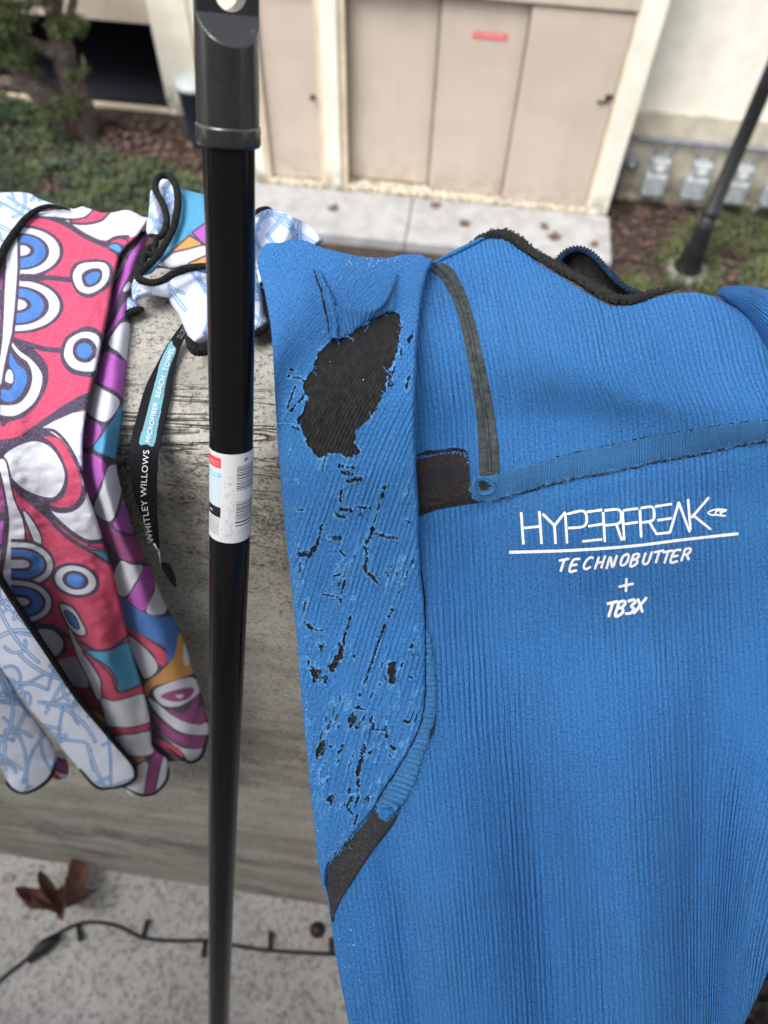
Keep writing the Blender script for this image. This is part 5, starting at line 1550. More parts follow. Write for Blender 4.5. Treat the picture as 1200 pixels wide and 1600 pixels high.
eye(cA, ([(545, 740), (580, 660), (660, 630), (760, 625), (840, 640), (885, 700), (890, 770), (850, 840), (780, 890), (700, 925), (630, 910), (575, 850)], OUT), ([(570, 740), (610, 672), (680, 650), (800, 650), (847, 690), (850, 760), (800, 840), (700, 892), (620, 870), (580, 810)], WHT),
    ([(635, 760), (660, 720), (720, 695), (780, 700), (800, 740), (780, 800), (720, 840), (660, 835)], OUT), ([(665, 765), (700, 735), (750, 720), (778, 740), (760, 790), (710, 820), (680, 810)], BLU))
eye(cB, ([(470, 350), (500, 250), (570, 190), (660, 150), (740, 160), (800, 220), (800, 350), (760, 530), (600, 533), (520, 490), (480, 420)], OUT), ([(500, 350), (530, 260), (600, 210), (680, 190), (760, 220), (787, 290), (775, 380), (745, 490), (640, 497), (560, 470), (510, 410)], WHT),
    ([tuple(p) for p in ell(660, 336, 95, 98)], OUT), ([tuple(p) for p in ell(657, 338, 62, 60)], BLU))
# --- swoosh, pale drop, ring and oval in the middle
pr.fill(cB((760, 640), (620, 690), (500, 760), (400, 830), (300, 900), (200, 970), (100, 1050), (-80, 1100), (-80, 1160), (60, 1130), (150, 1060), (240, 1020), (330, 1000), (420, 930), (520, 850), (640, 800), (760, 800)), OUT, False)
pr.fill(cD((-60, 190), (90, 150), (220, 110), (300, 130), (400, 260), (460, 420), (420, 560), (300, 560), (200, 540), (110, 470), (40, 360), (-60, 300)), OUT)
pr.fill(cD((215, 110), (300, 62), (400, 18), (520, 0), (520, 560), (560, 640), (575, 708), (500, 722), (420, 690), (330, 620), (245, 540), (330, 565), (420, 545), (466, 470), (450, 370), (400, 250), (340, 165), (270, 117)), WHT, False)
pr.line(cD((245, 540), (330, 625), (420, 697), (500, 730), (600, 712)), 7, OUT)
pr.line(cD((225, 108), (300, 118), (370, 190), (430, 300), (468, 400), (462, 490), (410, 548), (330, 562), (250, 535)), 5, OUT)
pr.fill(cD((240, 150), (320, 160), (380, 240), (430, 340), (447, 440), (415, 515), (350, 540), (270, 520), (340, 490), (370, 430), (370, 340), (330, 240), (285, 180)), PNK)
pr.fill(cD((20, 262), (80, 210), (180, 175), (260, 195), (320, 260), (355, 350), (340, 430), (290, 482), (200, 467), (110, 420), (50, 350)), WHT)
pr.line(cD((20, 290), (60, 390), (110, 462), (200, 535), (260, 585), (330, 665), (430, 742), (520, 790), (600, 845)), 7, OUT)
pr.fill(cD((490, 745), (575, 735), (570, 765)), PNK, False, 3); pr.fill(cD((505, 778), (590, 790), (600, 835)), CYA, False, 3)
# --- lower left: grey stripe, leaf, smaller scallops
pr.fill([(-60, 700), (2, 720), (24, 800), (40, 860), (36, 1000), (-60, 1000)], OUT, False)
pr.fill([(-60, 760), (4, 762), (8, 800), (-60, 805)], DMG, False); pr.fill([(-60, 812), (6, 814), (2, 850), (-60, 850)], MAG, False); pr.fill([(-60, 856), (0, 858), (0, 880), (-60, 880)], WHT, False)
pr.fill(cD((-10, 290), (30, 290), (70, 480), (125, 620), (132, 760), (100, 900), (75, 995), (20, 920), (40, 760), (50, 600), (22, 420)), (0.55, 0.55, 0.64), True, 3.5)
pr.fill(cD((128, 560), (180, 618), (222, 700), (222, 752), (205, 757), (170, 680)), WHT, True, 3.5)
for cy, k in ((850, 1.0), (1058, 0.95)):
    S = lambda r, q: cD(*[(60, cy - q)] + [tuple(p) for p in ell(120, cy, r * k, q * k, 0.10, -90, 90, 20)] + [(60, cy + q)])
    pr.fill(S(186, 138), OUT, False); pr.fill(S(170, 118), WHT, False); pr.fill(S(140, 92), OUT, False); pr.fill(S(122, 78), BLU, False); pr.fill(S(62, 42), OUT, False); pr.fill(S(42, 22), WHT, False)
for r_, q_, c_ in ((138, 96, OUT), (114, 78, WHT), (74, 52, OUT), (50, 36, BLU)):
    pr.fill(cD(*[tuple(p) for p in ell(415, 940, r_, q_, 0.22)]), c_, False)
pr.fill(cE((335, 85), (400, 110), (450, 190), (470, 245), (430, 252), (380, 205), (345, 130)), WHT, True, 3.5); pr.fill(cE((360, 120), (410, 158), (432, 215), (402, 200), (372, 160)), BLU, True, 2.5)
# --- lower right of the panel
pr.fill(cE((170, 190), (290, 190), (420, 280), (500, 400), (560, 560), (620, 760), (560, 800), (380, 560), (200, 260)), OUT, False)
pr.fill(cE((205, 235), (290, 230), (345, 290), (330, 350), (280, 362)), (0.5, 0.48, 0.55), True, 2); pr.fill(cE((360, 262), (418, 340), (400, 385), (305, 395), (370, 340)), (0.42, 0.02, 0.06))
pr.fill(cE((320, 402), (430, 380), (480, 500), (475, 545), (380, 522)), (0.42, 0.38, 0.48)); pr.fill(cE((380, 535), (480, 560), (535, 645), (450, 640)), (0.30, 0.012, 0.05))
pr.fill(cE((480, 650), (560, 700), (590, 760), (540, 740)), ORA)
pr.fill(cE((380, 220), (440, 320), (520, 410), (560, 500), (575, 605), (540, 610), (490, 500), (430, 380)), WHT, True, 2)
pr.line(cE((440, 290), (530, 338), (620, 328), (700, 260)), 5, OUT)
pr.fill(cE((470, 345), (580, 348), (720, 300), (760, 420), (800, 520), (730, 552), (655, 560), (645, 500), (590, 420)), CYA, True, 3)
pr.fill(cE((460, 345), (550, 420), (610, 490), (640, 568), (720, 560), (800, 520), (815, 560), (740, 600), (640, 612), (570, 592), (560, 500), (505, 405)), PNK, True, 3)
pr.fill(cE((560, 606), (640, 620), (830, 580), (850, 722), (720, 762), (600, 755), (575, 680)), WHT, True, 2.5)
pr.fill(cE((600, 768), (720, 770), (850, 738), (850, 780), (720, 803), (630, 808)), PNK, True, 2.5)
pr.fill(cE((635, 818), (740, 803), (850, 792), (850, 905), (760, 922), (690, 902)), WHT, True, 3)
pr.fill(cE((640, 900), (760, 930), (1000, 860), (1000, 1200), (600, 1200)), OUT, False)
pr.fill(cE((705, 932), (800, 935), (750, 958)), ORA); pr.fill(cE((690, 1110), (750, 985), (815, 965), (785, 1150)), (0.48, 0.47, 0.55), True, 2)
pr.fill(cE((800, 1150), (832, 950), (870, 870), (905, 850), (890, 960), (850, 1150)), DMG, True, 2.5); pr.fill(cE((858, 1140), (892, 960), (922, 895), (950, 1000), (905, 1110)), WHT, True, 2.5)

pc_ = Canvas(OUT)                                           # the second fold, seen right of the main panel
for f, c, p in ((cA, WHT, [(940, 600), (1000, 500), (1085, 438), (1065, 485), (990, 600)]), (cA, WHT, [(890, 790), (955, 625), (985, 620), (930, 740)]),
                (cA, MAG, [(1160, 440), (1075, 490), (985, 640), (900, 830), (835, 1030), (800, 1200), (880, 1050), (930, 900), (1000, 760), (1085, 650), (1125, 560)]),
                (cA, WHT, [(960, 872), (1000, 803), (1037, 830), (1000, 865)]), (cA, PNK, [(1025, 795), (1058, 735), (1075, 830)]), (cA, MAG, [(1060, 870), (1000, 920), (900, 1080), (800, 1250), (770, 1300), (860, 1200), (950, 1080), (1060, 1000)]),
                (cB, WHT, [(845, 285), (900, 180), (960, 118), (1025, 160), (1010, 430), (985, 420), (920, 345)]), (cB, MAG, [(825, 345), (930, 400), (1000, 460), (985, 705), (880, 640), (720, 550), (750, 440)]),
                (cB, WHT, [(710, 595), (800, 640), (935, 738), (820, 892), (660, 785)]), (cB, MAG, [(640, 860), (790, 940), (712, 1085), (640, 1060)]), (cB, CYA, [(970, 770), (960, 1220), (910, 1190), (840, 1160), (733, 1102), (800, 1000), (880, 880)]),
                (cD, MAG, [(450, 240), (582, 297), (545, 420), (508, 490), (440, 400)]), (cD, WHT, [(600, 313), (680, 325), (668, 450), (612, 612), (518, 552), (560, 430)]), (cD, MAG, [(680, 490), (740, 580), (750, 668), (690, 676), (625, 640), (660, 560)]),
                (cD, DMG, [(525, 588), (620, 655), (690, 700), (765, 702), (830, 770), (840, 830), (740, 837), (660, 815), (590, 720)]), (cD, WHT, [(660, 838), (720, 855), (787, 865), (740, 960), (680, 1032), (620, 950)]),
                (cD, MAG, [(795, 868), (850, 868), (850, 960), (800, 1105), (720, 1065), (700, 1042), (760, 950)]), (cD, WHT, [(862, 905), (920, 1050), (900, 1125), (808, 1115), (850, 1000)]),
                (cE, BLU, [(645, 40), (760, 115), (870, 152), (975, 150), (1010, 230), (980, 330), (925, 412), (915, 330), (850, 290), (760, 240), (680, 190)]), (cE, (0.55, 0.03, 0.10), [(690, 210), (770, 250), (870, 318), (917, 360), (907, 422), (870, 412), (840, 350), (760, 282)]),
                (cE, WHT, [(705, 258), (800, 330), (862, 410), (856, 460), (800, 492), (770, 440), (735, 360)]), (cE, ORA, [(995, 240), (1080, 430), (1040, 475), (930, 512), (840, 542), (812, 590), (795, 530), (880, 462), (960, 370)]),
                (cE, WHT, [(1020, 295), (1045, 400), (1022, 422), (1008, 380)]), (cE, WHT, [(845, 572), (900, 530), (1040, 488), (1095, 515), (1098, 570), (1000, 640), (900, 642)]), (cE, DMG, [(885, 592), (960, 558), (1065, 545), (1042, 602), (960, 622)]),
                (cE, WHT, [(965, 590), (1010, 580), (1000, 605)]), (cE, DMG, [(930, 660), (1010, 690), (1075, 600), (1095, 600), (1060, 740), (960, 700)]), (cE, WHT, [(820, 600), (960, 705), (1060, 745), (1160, 740), (1150, 800), (1000, 790), (870, 690)]), (cE, DMG, [(1075, 740), (1115, 640), (1140, 700), (1120, 745)]),
                (cE, DMG, [(845, 690), (980, 800), (1160, 822), (1150, 872), (1040, 872), (900, 795)]), (cE, WHT, [(870, 785), (1000, 875), (1160, 885), (1110, 940), (1040, 970), (1010, 905)]), (cE, (0.40, 0.02, 0.07), [(850, 830), (980, 872), (1003, 930), (900, 880)])):
    pc_.fill(f(*p), c)

rd = np.random.default_rng(4)
dd = Canvas((0.52, 0.56, 0.69))                            # the plain side: pale with blue scribbled rings and straight strokes
DL = (0.07, 0.20, 0.44)
for k in range(470):
    x0, y0 = rd.uniform(CX0, CX0 + CW), rd.uniform(CY0, CY0 + CH)
    typ = rd.random()
    if typ > 0.55:
        a0 = rd.uniform(0, 6.28); p = [(x0, y0)]; cv = rd.normal(0, 0.16)
        for _ in range(7):
            a0 += cv; p.append((p[-1][0] + 16 * math.cos(a0), p[-1][1] + 16 * math.sin(a0)))
        ln = spline(p, 5)
    elif typ < 0.30:
        R0 = rd.uniform(12, 34); a0 = rd.uniform(0, 360); ln = ell(x0, y0, R0, R0 * rd.uniform(0.6, 1.0), rd.uniform(0, 3), a0, a0 + rd.uniform(140, 300), 26)
    elif typ < 0.75:
        a0 = rd.uniform(0, 6.28); L = rd.uniform(30, 85); ln = np.array([(x0, y0), (x0 + L * math.cos(a0), y0 + L * math.sin(a0))]); ln = resample(ln, 4)
    else:
        a0 = rd.uniform(0, 6.28); p = [(x0, y0)]
        for _ in range(4):
            a0 += rd.normal(0, 1.1); p.append((p[-1][0] + 22 * math.cos(a0), p[-1][1] + 22 * math.sin(a0)))
        ln = spline(p, 8)
    w = rd.uniform(4.6, 6.8)
    dd.line(ln, w, DL, False); dd.line(ln, w - 3.9, (0.40, 0.52, 0.72), False)

t = NT('printed_microfibre'); vc = t.n('VertexColor', layer_name='Col'); v = t.coords()
wv = t.noise(v, 1500, 2, 0.6); wv2 = t.noise(t.coords(scale=(300, 2600, 2600)), 1.0, 2); wv3 = t.noise(v, 160, 3)
cc = t.mix(t.ramp(wv, 0.3, 0.7), vc.outputs[0], t.mix(0.16, vc.outputs[0], (0.6, 0.6, 0.65)))
t.base(cc); t.set(Roughness=0.85); t.b.inputs['Specular IOR Level'].default_value = 0.06
t.b.inputs['Sheen Weight'].default_value = 0.03
t.bump(t.math('ADD', t.math('ADD', wv, wv2), t.math('MULTIPLY', wv3, 1.2)), 0.00045)
M_towel = t.m
t = NT('black_hem_braid'); v = t.coords(); w1 = t.noise(v, 900, 3, 0.7)
t.base(t.mix(t.ramp(w1, 0.4, 0.7), (0.004, 0.004, 0.005), (0.030, 0.030, 0.030))); t.b.inputs['Specular IOR Level'].default_value = 0.12; t.set(Roughness=0.85); t.bump(w1, 0.0007)
M_hem = t.m
t = NT('printed_black_ribbon'); vc = t.n('VertexColor', layer_name='Col'); w1 = t.noise(t.coords(), 2200, 2)
t.base(vc.outputs[0]); t.b.inputs['Specular IOR Level'].default_value = 0.12; t.set(Roughness=0.7); t.bump(w1, 0.0002); M_strap = t.m

towel = thing('beach_towel', 'colourful patterned beach towel with black hem hung over the balcony wall', 'towel', P(120, 420, 0.5))
_wy = [300, 322, 400, 500, 600, 680, 720, 800, 900, 1000, 1100, 1240, 1300]
_wz = [0.556, 0.546, 0.518, 0.483, 0.453, 0.433, 0.431, 0.452, 0.506, 0.580, 0.675, 0.83, 0.90]
towel_z = lambda y: cub(y, _wy, _wz)
b_xl = lambda y: cub(y, [300, 324, 328, 342, 360, 378, 404, 440, 880, 905, 937, 988, 1090, 1161, 1215, 1246], [100, 76, 60, 41, 27, 13, 0, -34, -40, -32, -8, 26, 92, 152, 184, 200])
b_xr = lambda y: cub(y, [300, 340, 366, 400, 436, 480, 526, 576, 598, 624, 660, 700, 731, 767, 799, 835, 881, 923, 977, 1033, 1079, 1124, 1164, 1190, 1215, 1246], [240, 233, 217, 187, 178, 170, 160, 150, 144, 138, 132, 129, 129, 136, 147, 159, 173, 184, 197, 210, 224, 234, 237, 262, 262, 240])


def b_z(x, y):
    s = (x - 0) / 200.0
    z = towel_z(y) * (1 - 0.01 * s)
    z = z - 0.006 * np.exp(-((x - 150 + 0.02 * y) / 40.0) ** 2) * ss(y, 380, 480) + 0.005 * np.exp(-((x - 60 - 0.06 * (y - 600)) / 30.0) ** 2) * ss(y, 560, 700)
    low = ss(y, 850, 1050)
    z = z + low * (-0.022 * np.exp(-((x - b_xr(y) + 45) / 32.0) ** 2) + 0.02 * np.exp(-((x - b_xr(y) + 105) / 30.0) ** 2))
    z = z + 0.003 * (vnoise(x, y, 34, 2) - .5) + 0.0016 * (vnoise(x + 0.4 * y, y - 0.3 * x, 13, 8) - .5) + 0.0012 * (vnoise(x * 0.4, y, 9, 9) - .5) + 0.004 * (vnoise(x, y * 0.35, 26, 5) - .5) * ss(y, 500, 900)
    top = ss(400, 0, 0) if False else np.exp(-((y - 330) / 26.0) ** 2)
    return z - 0.004 * top * np.sin(x / 26.0)


G, X, Y, Z, n_ = garment(lambda s: cub(58 + 182 * s, [50, 76, 92, 140, 166, 200, 234, 245], [344, 336, 333, 335, 340, 344, 349, 352]), 1243, b_xl, b_xr, b_z, lambda y: 6 + 0 * y, lambda y: 0.004 + 0 * y, 760, 200, nroll=6)
grid('printed_panel', G, M_towel, towel, col=pr.get(X, Y))

c_xl = lambda y: b_xr(np.minimum(y, 1190)) - cub(y, [300, 400, 500, 1100, 1186, 1192], [40, 22, 26, 30, 20, 0]) * 1.0
c_xr = lambda y: cub(y, [300, 360, 400, 424, 454, 480, 520, 566, 620, 680, 722, 776, 833, 875, 909, 946, 977, 1019, 1067, 1104, 1141, 1175, 1192], [240, 234, 221, 213, 210, 206, 203, 198, 193, 187, 182, 193, 210, 230, 244, 259, 277, 294, 309, 320, 326, 316, 296])


def c_z(x, y):
    z = towel_z(y) + 0.007 - 0.004 * ss(y, 300, 420)
    w = np.clip((x - b_xr(y)) / np.maximum(c_xr(y) - b_xr(y), 8), -0.6, 1)
    z = z + 0.016 * (np.abs(w - 0.55) / 0.55).clip(0, 1.6) ** 2 - 0.012 * np.exp(-((w - 0.55) / 0.3) ** 2) * ss(y, 500, 800) * ss(1300 - y, 0, 50)
    return z + 0.003 * (vnoise(x, y, 24, 7) - .5)


G, X, Y, Z, n_ = garment(lambda s: 372 - 14 * np.sin(np.pi * s), 1190, c_xl, c_xr, c_z, lambda y: 4 + 0 * y, lambda y: 0.003 + 0 * y, 640, 110, nroll=6)
grid('printed_fold', G, M_towel, towel, col=pc_.get(X, Y))

# plain side showing at the lower left: two lobes and a dark one between them
d_xl = lambda y: cub(y, [860, 1033, 1101, 1152, 1189, 1226, 1233], [-60, -4, 42, 85, 113, 147, 166])
d_xr = lambda y: cub(y, [860, 905, 937, 988, 1030, 1090, 1135, 1161, 1196, 1215, 1226, 1233], [-20, 2, 22, 55, 83, 123, 160, 182, 208, 211, 196, 172])
d_z = lambda x, y: towel_z(y) - 0.035 + 0.012 * np.cos((x - d_xl(y)) / 26.0) * ss(y, 900, 1000) + 0.004 * (vnoise(x, y, 22, 3) - .5) + 0.018 * (1 - np.clip((x - d_xl(y)) / 60, 0, 1)) ** 2
G, X, Y, Z, n_ = garment(lambda s: 862 + 0 * s, 1232, d_xl, d_xr, d_z, lambda y: 5 + 0 * y, lambda y: 0.004 + 0 * y, 330, 130, nroll=6, roll_top=False)
grid('plain_side', G, M_towel, towel, col=dd.get(X, Y))
f_xr = lambda y: cub(y, [960, 1040, 1090, 1130, 1166, 1186, 1215, 1232, 1238], [-40, 2, 30, 59, 84, 89, 78, 56, 42])
f_xl = lambda y: cub(y, [960, 1185, 1199, 1220, 1232, 1238], [-80, -40, 2, 11, 20, 30])
f_z = lambda x, y: towel_z(y) - 0.012 + 0.012 * ((x - (f_xl(y) + f_xr(y)) / 2) / 50.0) ** 2 + 0.004 * (vnoise(x, y, 22, 6) - .5)
G, X, Y, Z, n_ = garment(lambda s: 962 + 0 * s, 1238, f_xl, f_xr, f_z, lambda y: 5 + 0 * y, lambda y: 0.004 + 0 * y, 260, 110, nroll=6, roll_top=False)
grid('plain_side', G, M_towel, towel, col=dd.get(X + 210, Y - 300))


def patch_px(outline, zf, name, mat, parent, colf, bulge=0.006, bw=16.0, step=1.3, smooth=True, back=0.004):
    """a puffed piece of cloth inside a pixel outline: proud in the middle, its rim turned back"""
    o = np.asarray(spline(outline, 6, True) if smooth else outline, float)
    x0, y0 = o.min(0) - 3; x1, y1 = o.max(0) + 3
    X, Y = np.meshgrid(np.arange(x0, x1, step), np.arange(y0, y1, step))
    d = np.full(X.shape, 1e3)
    for i in range(len(o)):
        d = np.minimum(d, seg_d(X, Y, *o[i], *o[(i + 1) % len(o)]))
    d = np.where(in_poly(X, Y, o), d, -d)
    gy0, gx0 = np.gradient(d); g2 = gx0**2 + gy0**2 + 1e-6
    nr = np.abs(d) < step * 1.2
    X = X - np.where(nr, np.clip(d * gx0 / g2, -.55, .55), 0) * step; Y = Y - np.where(nr, np.clip(d * gy0 / g2, -.55, .55), 0) * step
    q = np.clip(d / bw, 0, 1)
    Z = zf(X, Y) + bulge * (1 - np.sqrt(np.clip(1 - (1 - q) ** 2, 0, 1))) + back * (q < 0.02) + 0.003 * (vnoise(X, Y, 15, 3) - .5)
    dq = (d[:-1, :-1] + d[1:, :-1] + d[1:, 1:] + d[:-1, 1:]) / 4
    ob = grid(name, P(X, Y, Z), mat, parent, col=colf(X, Y), keep=dq > 0)
    sd_ = ob.modifiers.new('thickness', 'SOLIDIFY'); sd_.thickness = 0.0012; sd_.offset = -1
    return ob


up_z = lambda o: (lambda x, y: wall_depth(x, y) - o)
dcol = lambda ox, oy: (lambda x, y: dd.get(x + ox, y + oy))
patch_px([(-60, 306), (-20, 302), (0, 301), (22, 300), (45, 302), (62, 311), (90, 323), (60, 332), (42, 345), (26, 364), (10, 386), (-4, 412), (-30, 450), (-60, 450)], lambda x, y: towel_z(y) + 0.006, 'plain_side', M_towel, towel, dcol(120, 90), 0.008, 14)

# bunched end by the pole
ub = Canvas(CYA)
ub.fill(cF((430, 365), (500, 315), (540, 300), (540, 460), (470, 405)), MAG, False, 3); ub.fill(cF((318, 466), (410, 385), (472, 425), (440, 452), (380, 462)), ORA, False, 3)
ub.fill(cF((235, 545), (320, 478), (400, 460), (480, 438), (560, 445), (560, 480), (500, 492), (420, 527), (380, 545), (300, 560)), WHT, False, 3); ub.fill(cF((410, 535), (510, 492), (560, 480), (560, 560)), ORA, False, 3)
patch_px(cF((335, 75), (356, 120), (430, 140), (505, 158), (560, 180), (560, 560), (400, 556), (330, 570), (240, 560), (200, 590), (160, 600), (150, 575), (250, 470), (300, 425), (335, 330), (348, 200)), up_z(0.040), 'printed_corner', M_towel, towel, ub.get, 0.012, 22)
patch_px(cF((195, 135), (215, 150), (245, 210), (270, 275), (268, 345), (238, 392), (180, 375), (172, 330), (185, 250)), up_z(0.040), 'plain_corner', M_towel, towel, dcol(60, 300), 0.010, 14)
patch_px(cF((232, 85), (265, 70), (310, 85), (330, 150), (328, 270), (285, 370), (285, 270), (245, 165)), up_z(0.034), 'loop_lining', M_towel, towel, dcol(20, 420), -0.004, 12)
patch_px(cF((105, 620), (200, 650), (290, 630), (310, 720), (200, 712), (100, 735)), up_z(0.030), 'plain_corner', M_towel, towel, dcol(0, 220), 0.010, 14)
patch_px(cF((290, 632), (380, 590), (560, 560), (560, 930), (520, 945), (432, 985), (395, 920), (350, 820), (300, 740)), up_z(0.030), 'plain_corner', M_towel, towel, dcol(40, 470), 0.014, 22)
patch_px(cF((700, 330), (770, 255), (805, 232), (860, 233), (960, 268), (1060, 318), (1112, 368), (1140, 420), (1000, 470), (860, 520), (830, 600), (780, 660), (700, 660)), lambda x, y: wall_depth(x, y) - 0.028 - 0.012 * np.cos((x - 395) / 9.0 + (y - 350) / 24.0), 'plain_corner', M_towel, towel, dcol(-250, 520), 0.016, 22)
patch_px(cF((700, 560), (790, 600), (820, 800), (838, 862), (800, 900), (700, 940)), up_z(0.026), 'plain_corner', M_towel, towel, dcol(-180, 330), 0.010, 16)
patch_px(cF((60, 720), (95, 730), (132, 772), (100, 800), (50, 800)), up_z(0.012), 'plain_corner', M_towel, towel, dcol(100, 100), 0.006, 8)


def hem(pts, w, zf, name='hem', closed=False, twist=True):
    """thick braided binding along pixel points"""
    q = resample(spline(pts, 8), 1.2)
    z = zf(q[:, 0], q[:, 1]); wv_ = np.interp(np.linspace(0, 1, len(q)), np.linspace(0, 1, len(w)), w) if np.ndim(w) else np.full(len(q), w)
    i = np.arange(len(q))
    r = 1.2 * wv_ / 2 * z / F_PX * (1 + 0.10 * np.sin(i * 1.2 * 2 * np.pi / 3.6))
    mb = MB(); mb.tube(P(q[:, 0], q[:, 1], z - r * 0.4), r, 10)
    return mb.build(name, M_hem, towel, True)


hem([(110, 328), (92, 324), (76, 322), (58, 328), (40, 342), (26, 360), (12, 380), (0, 404), (-14, 440), (-24, 480)], [2, 5, 7, 8.5, 10, 10, 10, 10, 9, 9], lambda x, y: b_z(x, y) - 0.004)
hem([(-30, 868), (-8, 893), (3, 909), (21, 938), (54, 988), (82, 1030), (122, 1090), (159, 1135), (181, 1161), (208, 1194), (212, 1208), (210, 1217), (196, 1226), (172, 1231), (150, 1229), (125, 1202)], [10, 10, 9, 9, 8.5, 8, 8, 8, 7.5, 7, 7, 6, 5, 4.5, 4, 3], lambda x, y: d_z(x, y) - 0.001)
hem([(10, 1222), (18, 1232), (32, 1238), (48, 1236), (66, 1226), (80, 1212), (88, 1190)], [3, 4, 5, 5.5, 5.5, 5, 3], lambda x, y: f_z(x, y) + 0.001)
hem([(196, 1231), (221, 1242), (243, 1238), (260, 1220), (264, 1200)], [2, 4, 4, 4, 2], lambda x, y: b_z(x, y))
hem([(262, 1168), (283, 1184), (300, 1191), (316, 1180), (325, 1150)], [2, 3.5, 4, 4, 2.5], lambda x, y: c_z(x, y))
hz = up_z(0.046)
hem(cF((240, 392), (272, 362), (285, 290), (265, 210), (232, 150), (222, 100), (240, 60), (275, 48), (310, 65), (338, 120), (346, 200), (336, 280), (318, 345), (288, 405), (250, 470), (205, 525), (158, 565), (128, 600), (140, 625), (200, 642), (262, 628), (320, 592), (400, 562), (560, 545)), [8, 8.5, 8.5, 8, 8, 8, 8, 8.5, 9, 9.5, 9.5, 9, 9, 9, 9.5, 10, 10, 9.5, 9.5, 9.5, 10, 9.5, 9, 8.5], hz)
hem(cF((190, 380), (225, 392), (215, 440), (170, 470), (140, 530), (128, 600), (150, 640)), [5, 7, 10, 13, 13, 11, 8], up_z(0.040))
hem(cF((150, 470), (200, 490), (220, 470), (190, 450), (160, 500), (150, 560)), [8, 9, 9, 9, 9, 8], up_z(0.043))
hem(cF((385, 930), (432, 1000), (470, 1012), (560, 985)), [3, 14, 18, 16], up_z(0.022))
hem(cF((740, 915), (800, 905), (836, 885), (845, 870)), [16, 15, 10, 4], up_z(0.018))
hem(cF((60, 820), (100, 800), (135, 790), (158, 785)), [10, 11, 10, 5], up_z(0.010))
hem(cF((765, 262), (795, 240), (835, 228), (860, 232)), [6, 6, 5, 2], up_z(0.040))

# teal-dark lobe between the two plain lobes
patch_px([(80, 1178), (94, 1172), (106, 1192), (105, 1214), (86, 1218), (76, 1205)], lambda x, y: towel_z(y) + 0.02, 'printed_fold', M_towel, towel, lambda x, y: pc_.get(x + 190, y - 40), 0.01, 10)

# ---- strap: black ribbon loop with its woven name and the pale blue printed field
cS = cr(1600 / 580, 180, 380)
SL = cS((392, 190), (300, 330), (235, 420), (190, 500), (130, 620), (90, 760), (65, 860), (62, 960), (75, 1060), (105, 1160), (150, 1250), (175, 1310), (188, 1326))
SR = cS((402, 205), (330, 345), (285, 440), (265, 500), (250, 560), (240, 640), (225, 720), (205, 800), (190, 880), (183, 960), (180, 1060), (181, 1160), (192, 1310))
fitn = lambda A, n: np.stack([np.interp(np.linspace(0, 1, n), np.linspace(0, 1, len(A)), A[:, k]) for k in (0, 1)], -1)
NS = 520
L_, R_ = fitn(resample(spline(SL, 8), 1), NS), fitn(resample(spline(SR, 8), 1), NS)
u = np.linspace(0, 1, 46)
X = L_[:, None, 0] + (R_ - L_)[:, None, 0] * u; Y = L_[:, None, 1] + (R_ - L_)[:, None, 1] * u
str_z = lambda x, y: np.minimum(wall_depth(x, y), cub(y, [440, 560, 640, 700, 800, 900, 960], [0.512, 0.479, 0.456, 0.441, 0.468, 0.53, 0.585])) - 0.004 - 0.012 * np.exp(-((y - 460) / 60.0) ** 2)
C = np.empty(X.shape + (3,)); C[:] = (0.008, 0.008, 0.011)
C *= (0.7 + 0.6 * vnoise(X, Y, 1.6, 3))[..., None]
fld = spline(cS((238, 424), (195, 510), (180, 570), (150, 680), (130, 760), (104, 862), (135, 866), (166, 872), (185, 780), (205, 680), (222, 580), (240, 520), (262, 462), (250, 440)), 5, True)
C[in_poly(X, Y, fld)] = (0.15, 0.33, 0.40)
so = grid('strap', P(X, Y, str_z(X, Y) + 0.002 * (u[None] - 0.5)), M_strap, towel, col=C)
sdm = so.modifiers.new('thickness', 'SOLIDIFY'); sdm.thickness = 0.0008; sdm.offset = -1


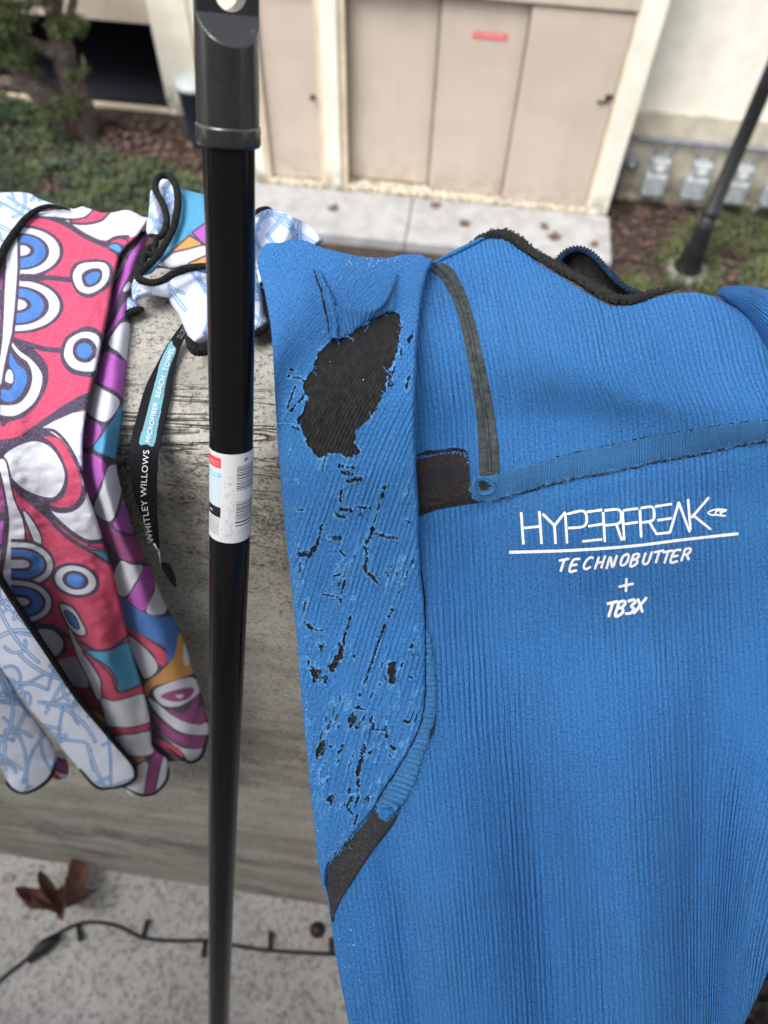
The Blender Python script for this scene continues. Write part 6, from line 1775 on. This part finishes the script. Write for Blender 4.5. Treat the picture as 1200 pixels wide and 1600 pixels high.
def ribbon_text(s, p0, p1, size, name, mat, wx=1.0, bow=0.0):
    """woven lettering: a text outline turned to mesh and laid on the strap from p0 to p1 (pixels)"""
    cu = bpy.data.curves.new(name, 'FONT'); cu.body = s; cu.resolution_u = 3; cu.space_character = 1.08
    tmp = bpy.data.objects.new(name, cu); COL.objects.link(tmp)
    g = bpy.context.evaluated_depsgraph_get(); g.update()
    me = bpy.data.meshes.new_from_object(tmp.evaluated_get(g))
    bpy.data.objects.remove(tmp)
    co = np.empty(len(me.vertices) * 3, np.float32); me.vertices.foreach_get('co', co); co = co.reshape(-1, 3)
    W = co[:, 0].max() - co[:, 0].min(); H = 0.70
    tq = (co[:, 0] - co[:, 0].min()) / W
    path = resample(spline([p0, ((p0[0] + p1[0]) / 2 + bow, (p0[1] + p1[1]) / 2), p1], 20), 1.0)
    path = fitn(path, 200); tan = np.gradient(path, axis=0); tan /= np.linalg.norm(tan, axis=1, keepdims=True)
    px = np.interp(tq, np.linspace(0, 1, 200), path[:, 0]); py = np.interp(tq, np.linspace(0, 1, 200), path[:, 1])
    tx = np.interp(tq, np.linspace(0, 1, 200), tan[:, 0]); ty = np.interp(tq, np.linspace(0, 1, 200), tan[:, 1])
    hh = co[:, 1] / H * size
    x = px + ty * hh; y = py - tx * hh
    V = P(x, y, str_z(x, y) - 0.0019)
    me.vertices.foreach_set('co', rel(V, so).astype(np.float32).ravel())
    me.update(); me.materials.clear()
    return link(name, me, mat, so)


M_weave = simple('white_woven_lettering', (0.60, 0.62, 0.64), None, rough=0.8)
q0, q1 = cS((150, 858), (256, 452)); ribbon_text('MICROFIBER  BEACH  TOWEL', q0, q1, 7.6, 'lettering', M_weave, bow=-3.2)
q0, q1 = cS((166, 1290), (147, 893)); ribbon_text('WHITLEY WILLOWS', q0, q1, 9.6, 'lettering', M_weave, bow=-7.5)
q0, q1 = cS((272, 412), (392, 218)); ribbon_text('WASH 30  DO NOT BLEACH', q0, q1, 2.6, 'lettering', M_weave) if False else None
# small care print near the top of the strap: rows of tiny marks
m = MB(); rg = np.random.default_rng(8)
for row in range(3):
    for k in range(26):
        f0 = k / 26; a = np.array(cS((268 + row * 9, 405 + row * 3))[0]) * (1 - f0) + np.array(cS((372 + row * 5, 232 + row * 3))[0]) * f0
        if rg.random() < 0.7:
            l_ = rg.uniform(0.8, 1.6); w_ = 0.5 + 0.5 * (1 - f0)
            q = [(a[0] - w_, a[1] - 0.4), (a[0] + l_ * 0.5, a[1] - l_ * 0.8)]
            q = np.array(q); m.tube(P(q[:, 0], q[:, 1], str_z(q[:, 0], q[:, 1]) - 0.0006), 0.00013, 4)
m.build('care_print', M_weave, so)['kind'] = 'stuff'
# stitched end and the little black tag hanging below
m = MB(); q = np.array(cS((186, 1318), (192, 1350), (198, 1392))); m.tube(P(q[:, 0], q[:, 1], str_z(q[:, 0], q[:, 1]) - 0.001), 0.0005, 6)
q = np.array(cS((168, 1296), (186, 1326))); m.tube(P(q[:, 0], q[:, 1], str_z(q[:, 0], q[:, 1]) - 0.0022), 0.0007, 5)
m.build('strap_stitch', M_weave, so, True)
cap_px(resample(np.array(cS((196, 1380), (215, 1372), (238, 1384), (262, 1445), (264, 1486), (240, 1466), (204, 1408), (196, 1380))), 2)[:-1], str_z, 0.003, 'strap_tag', M_hem, so)
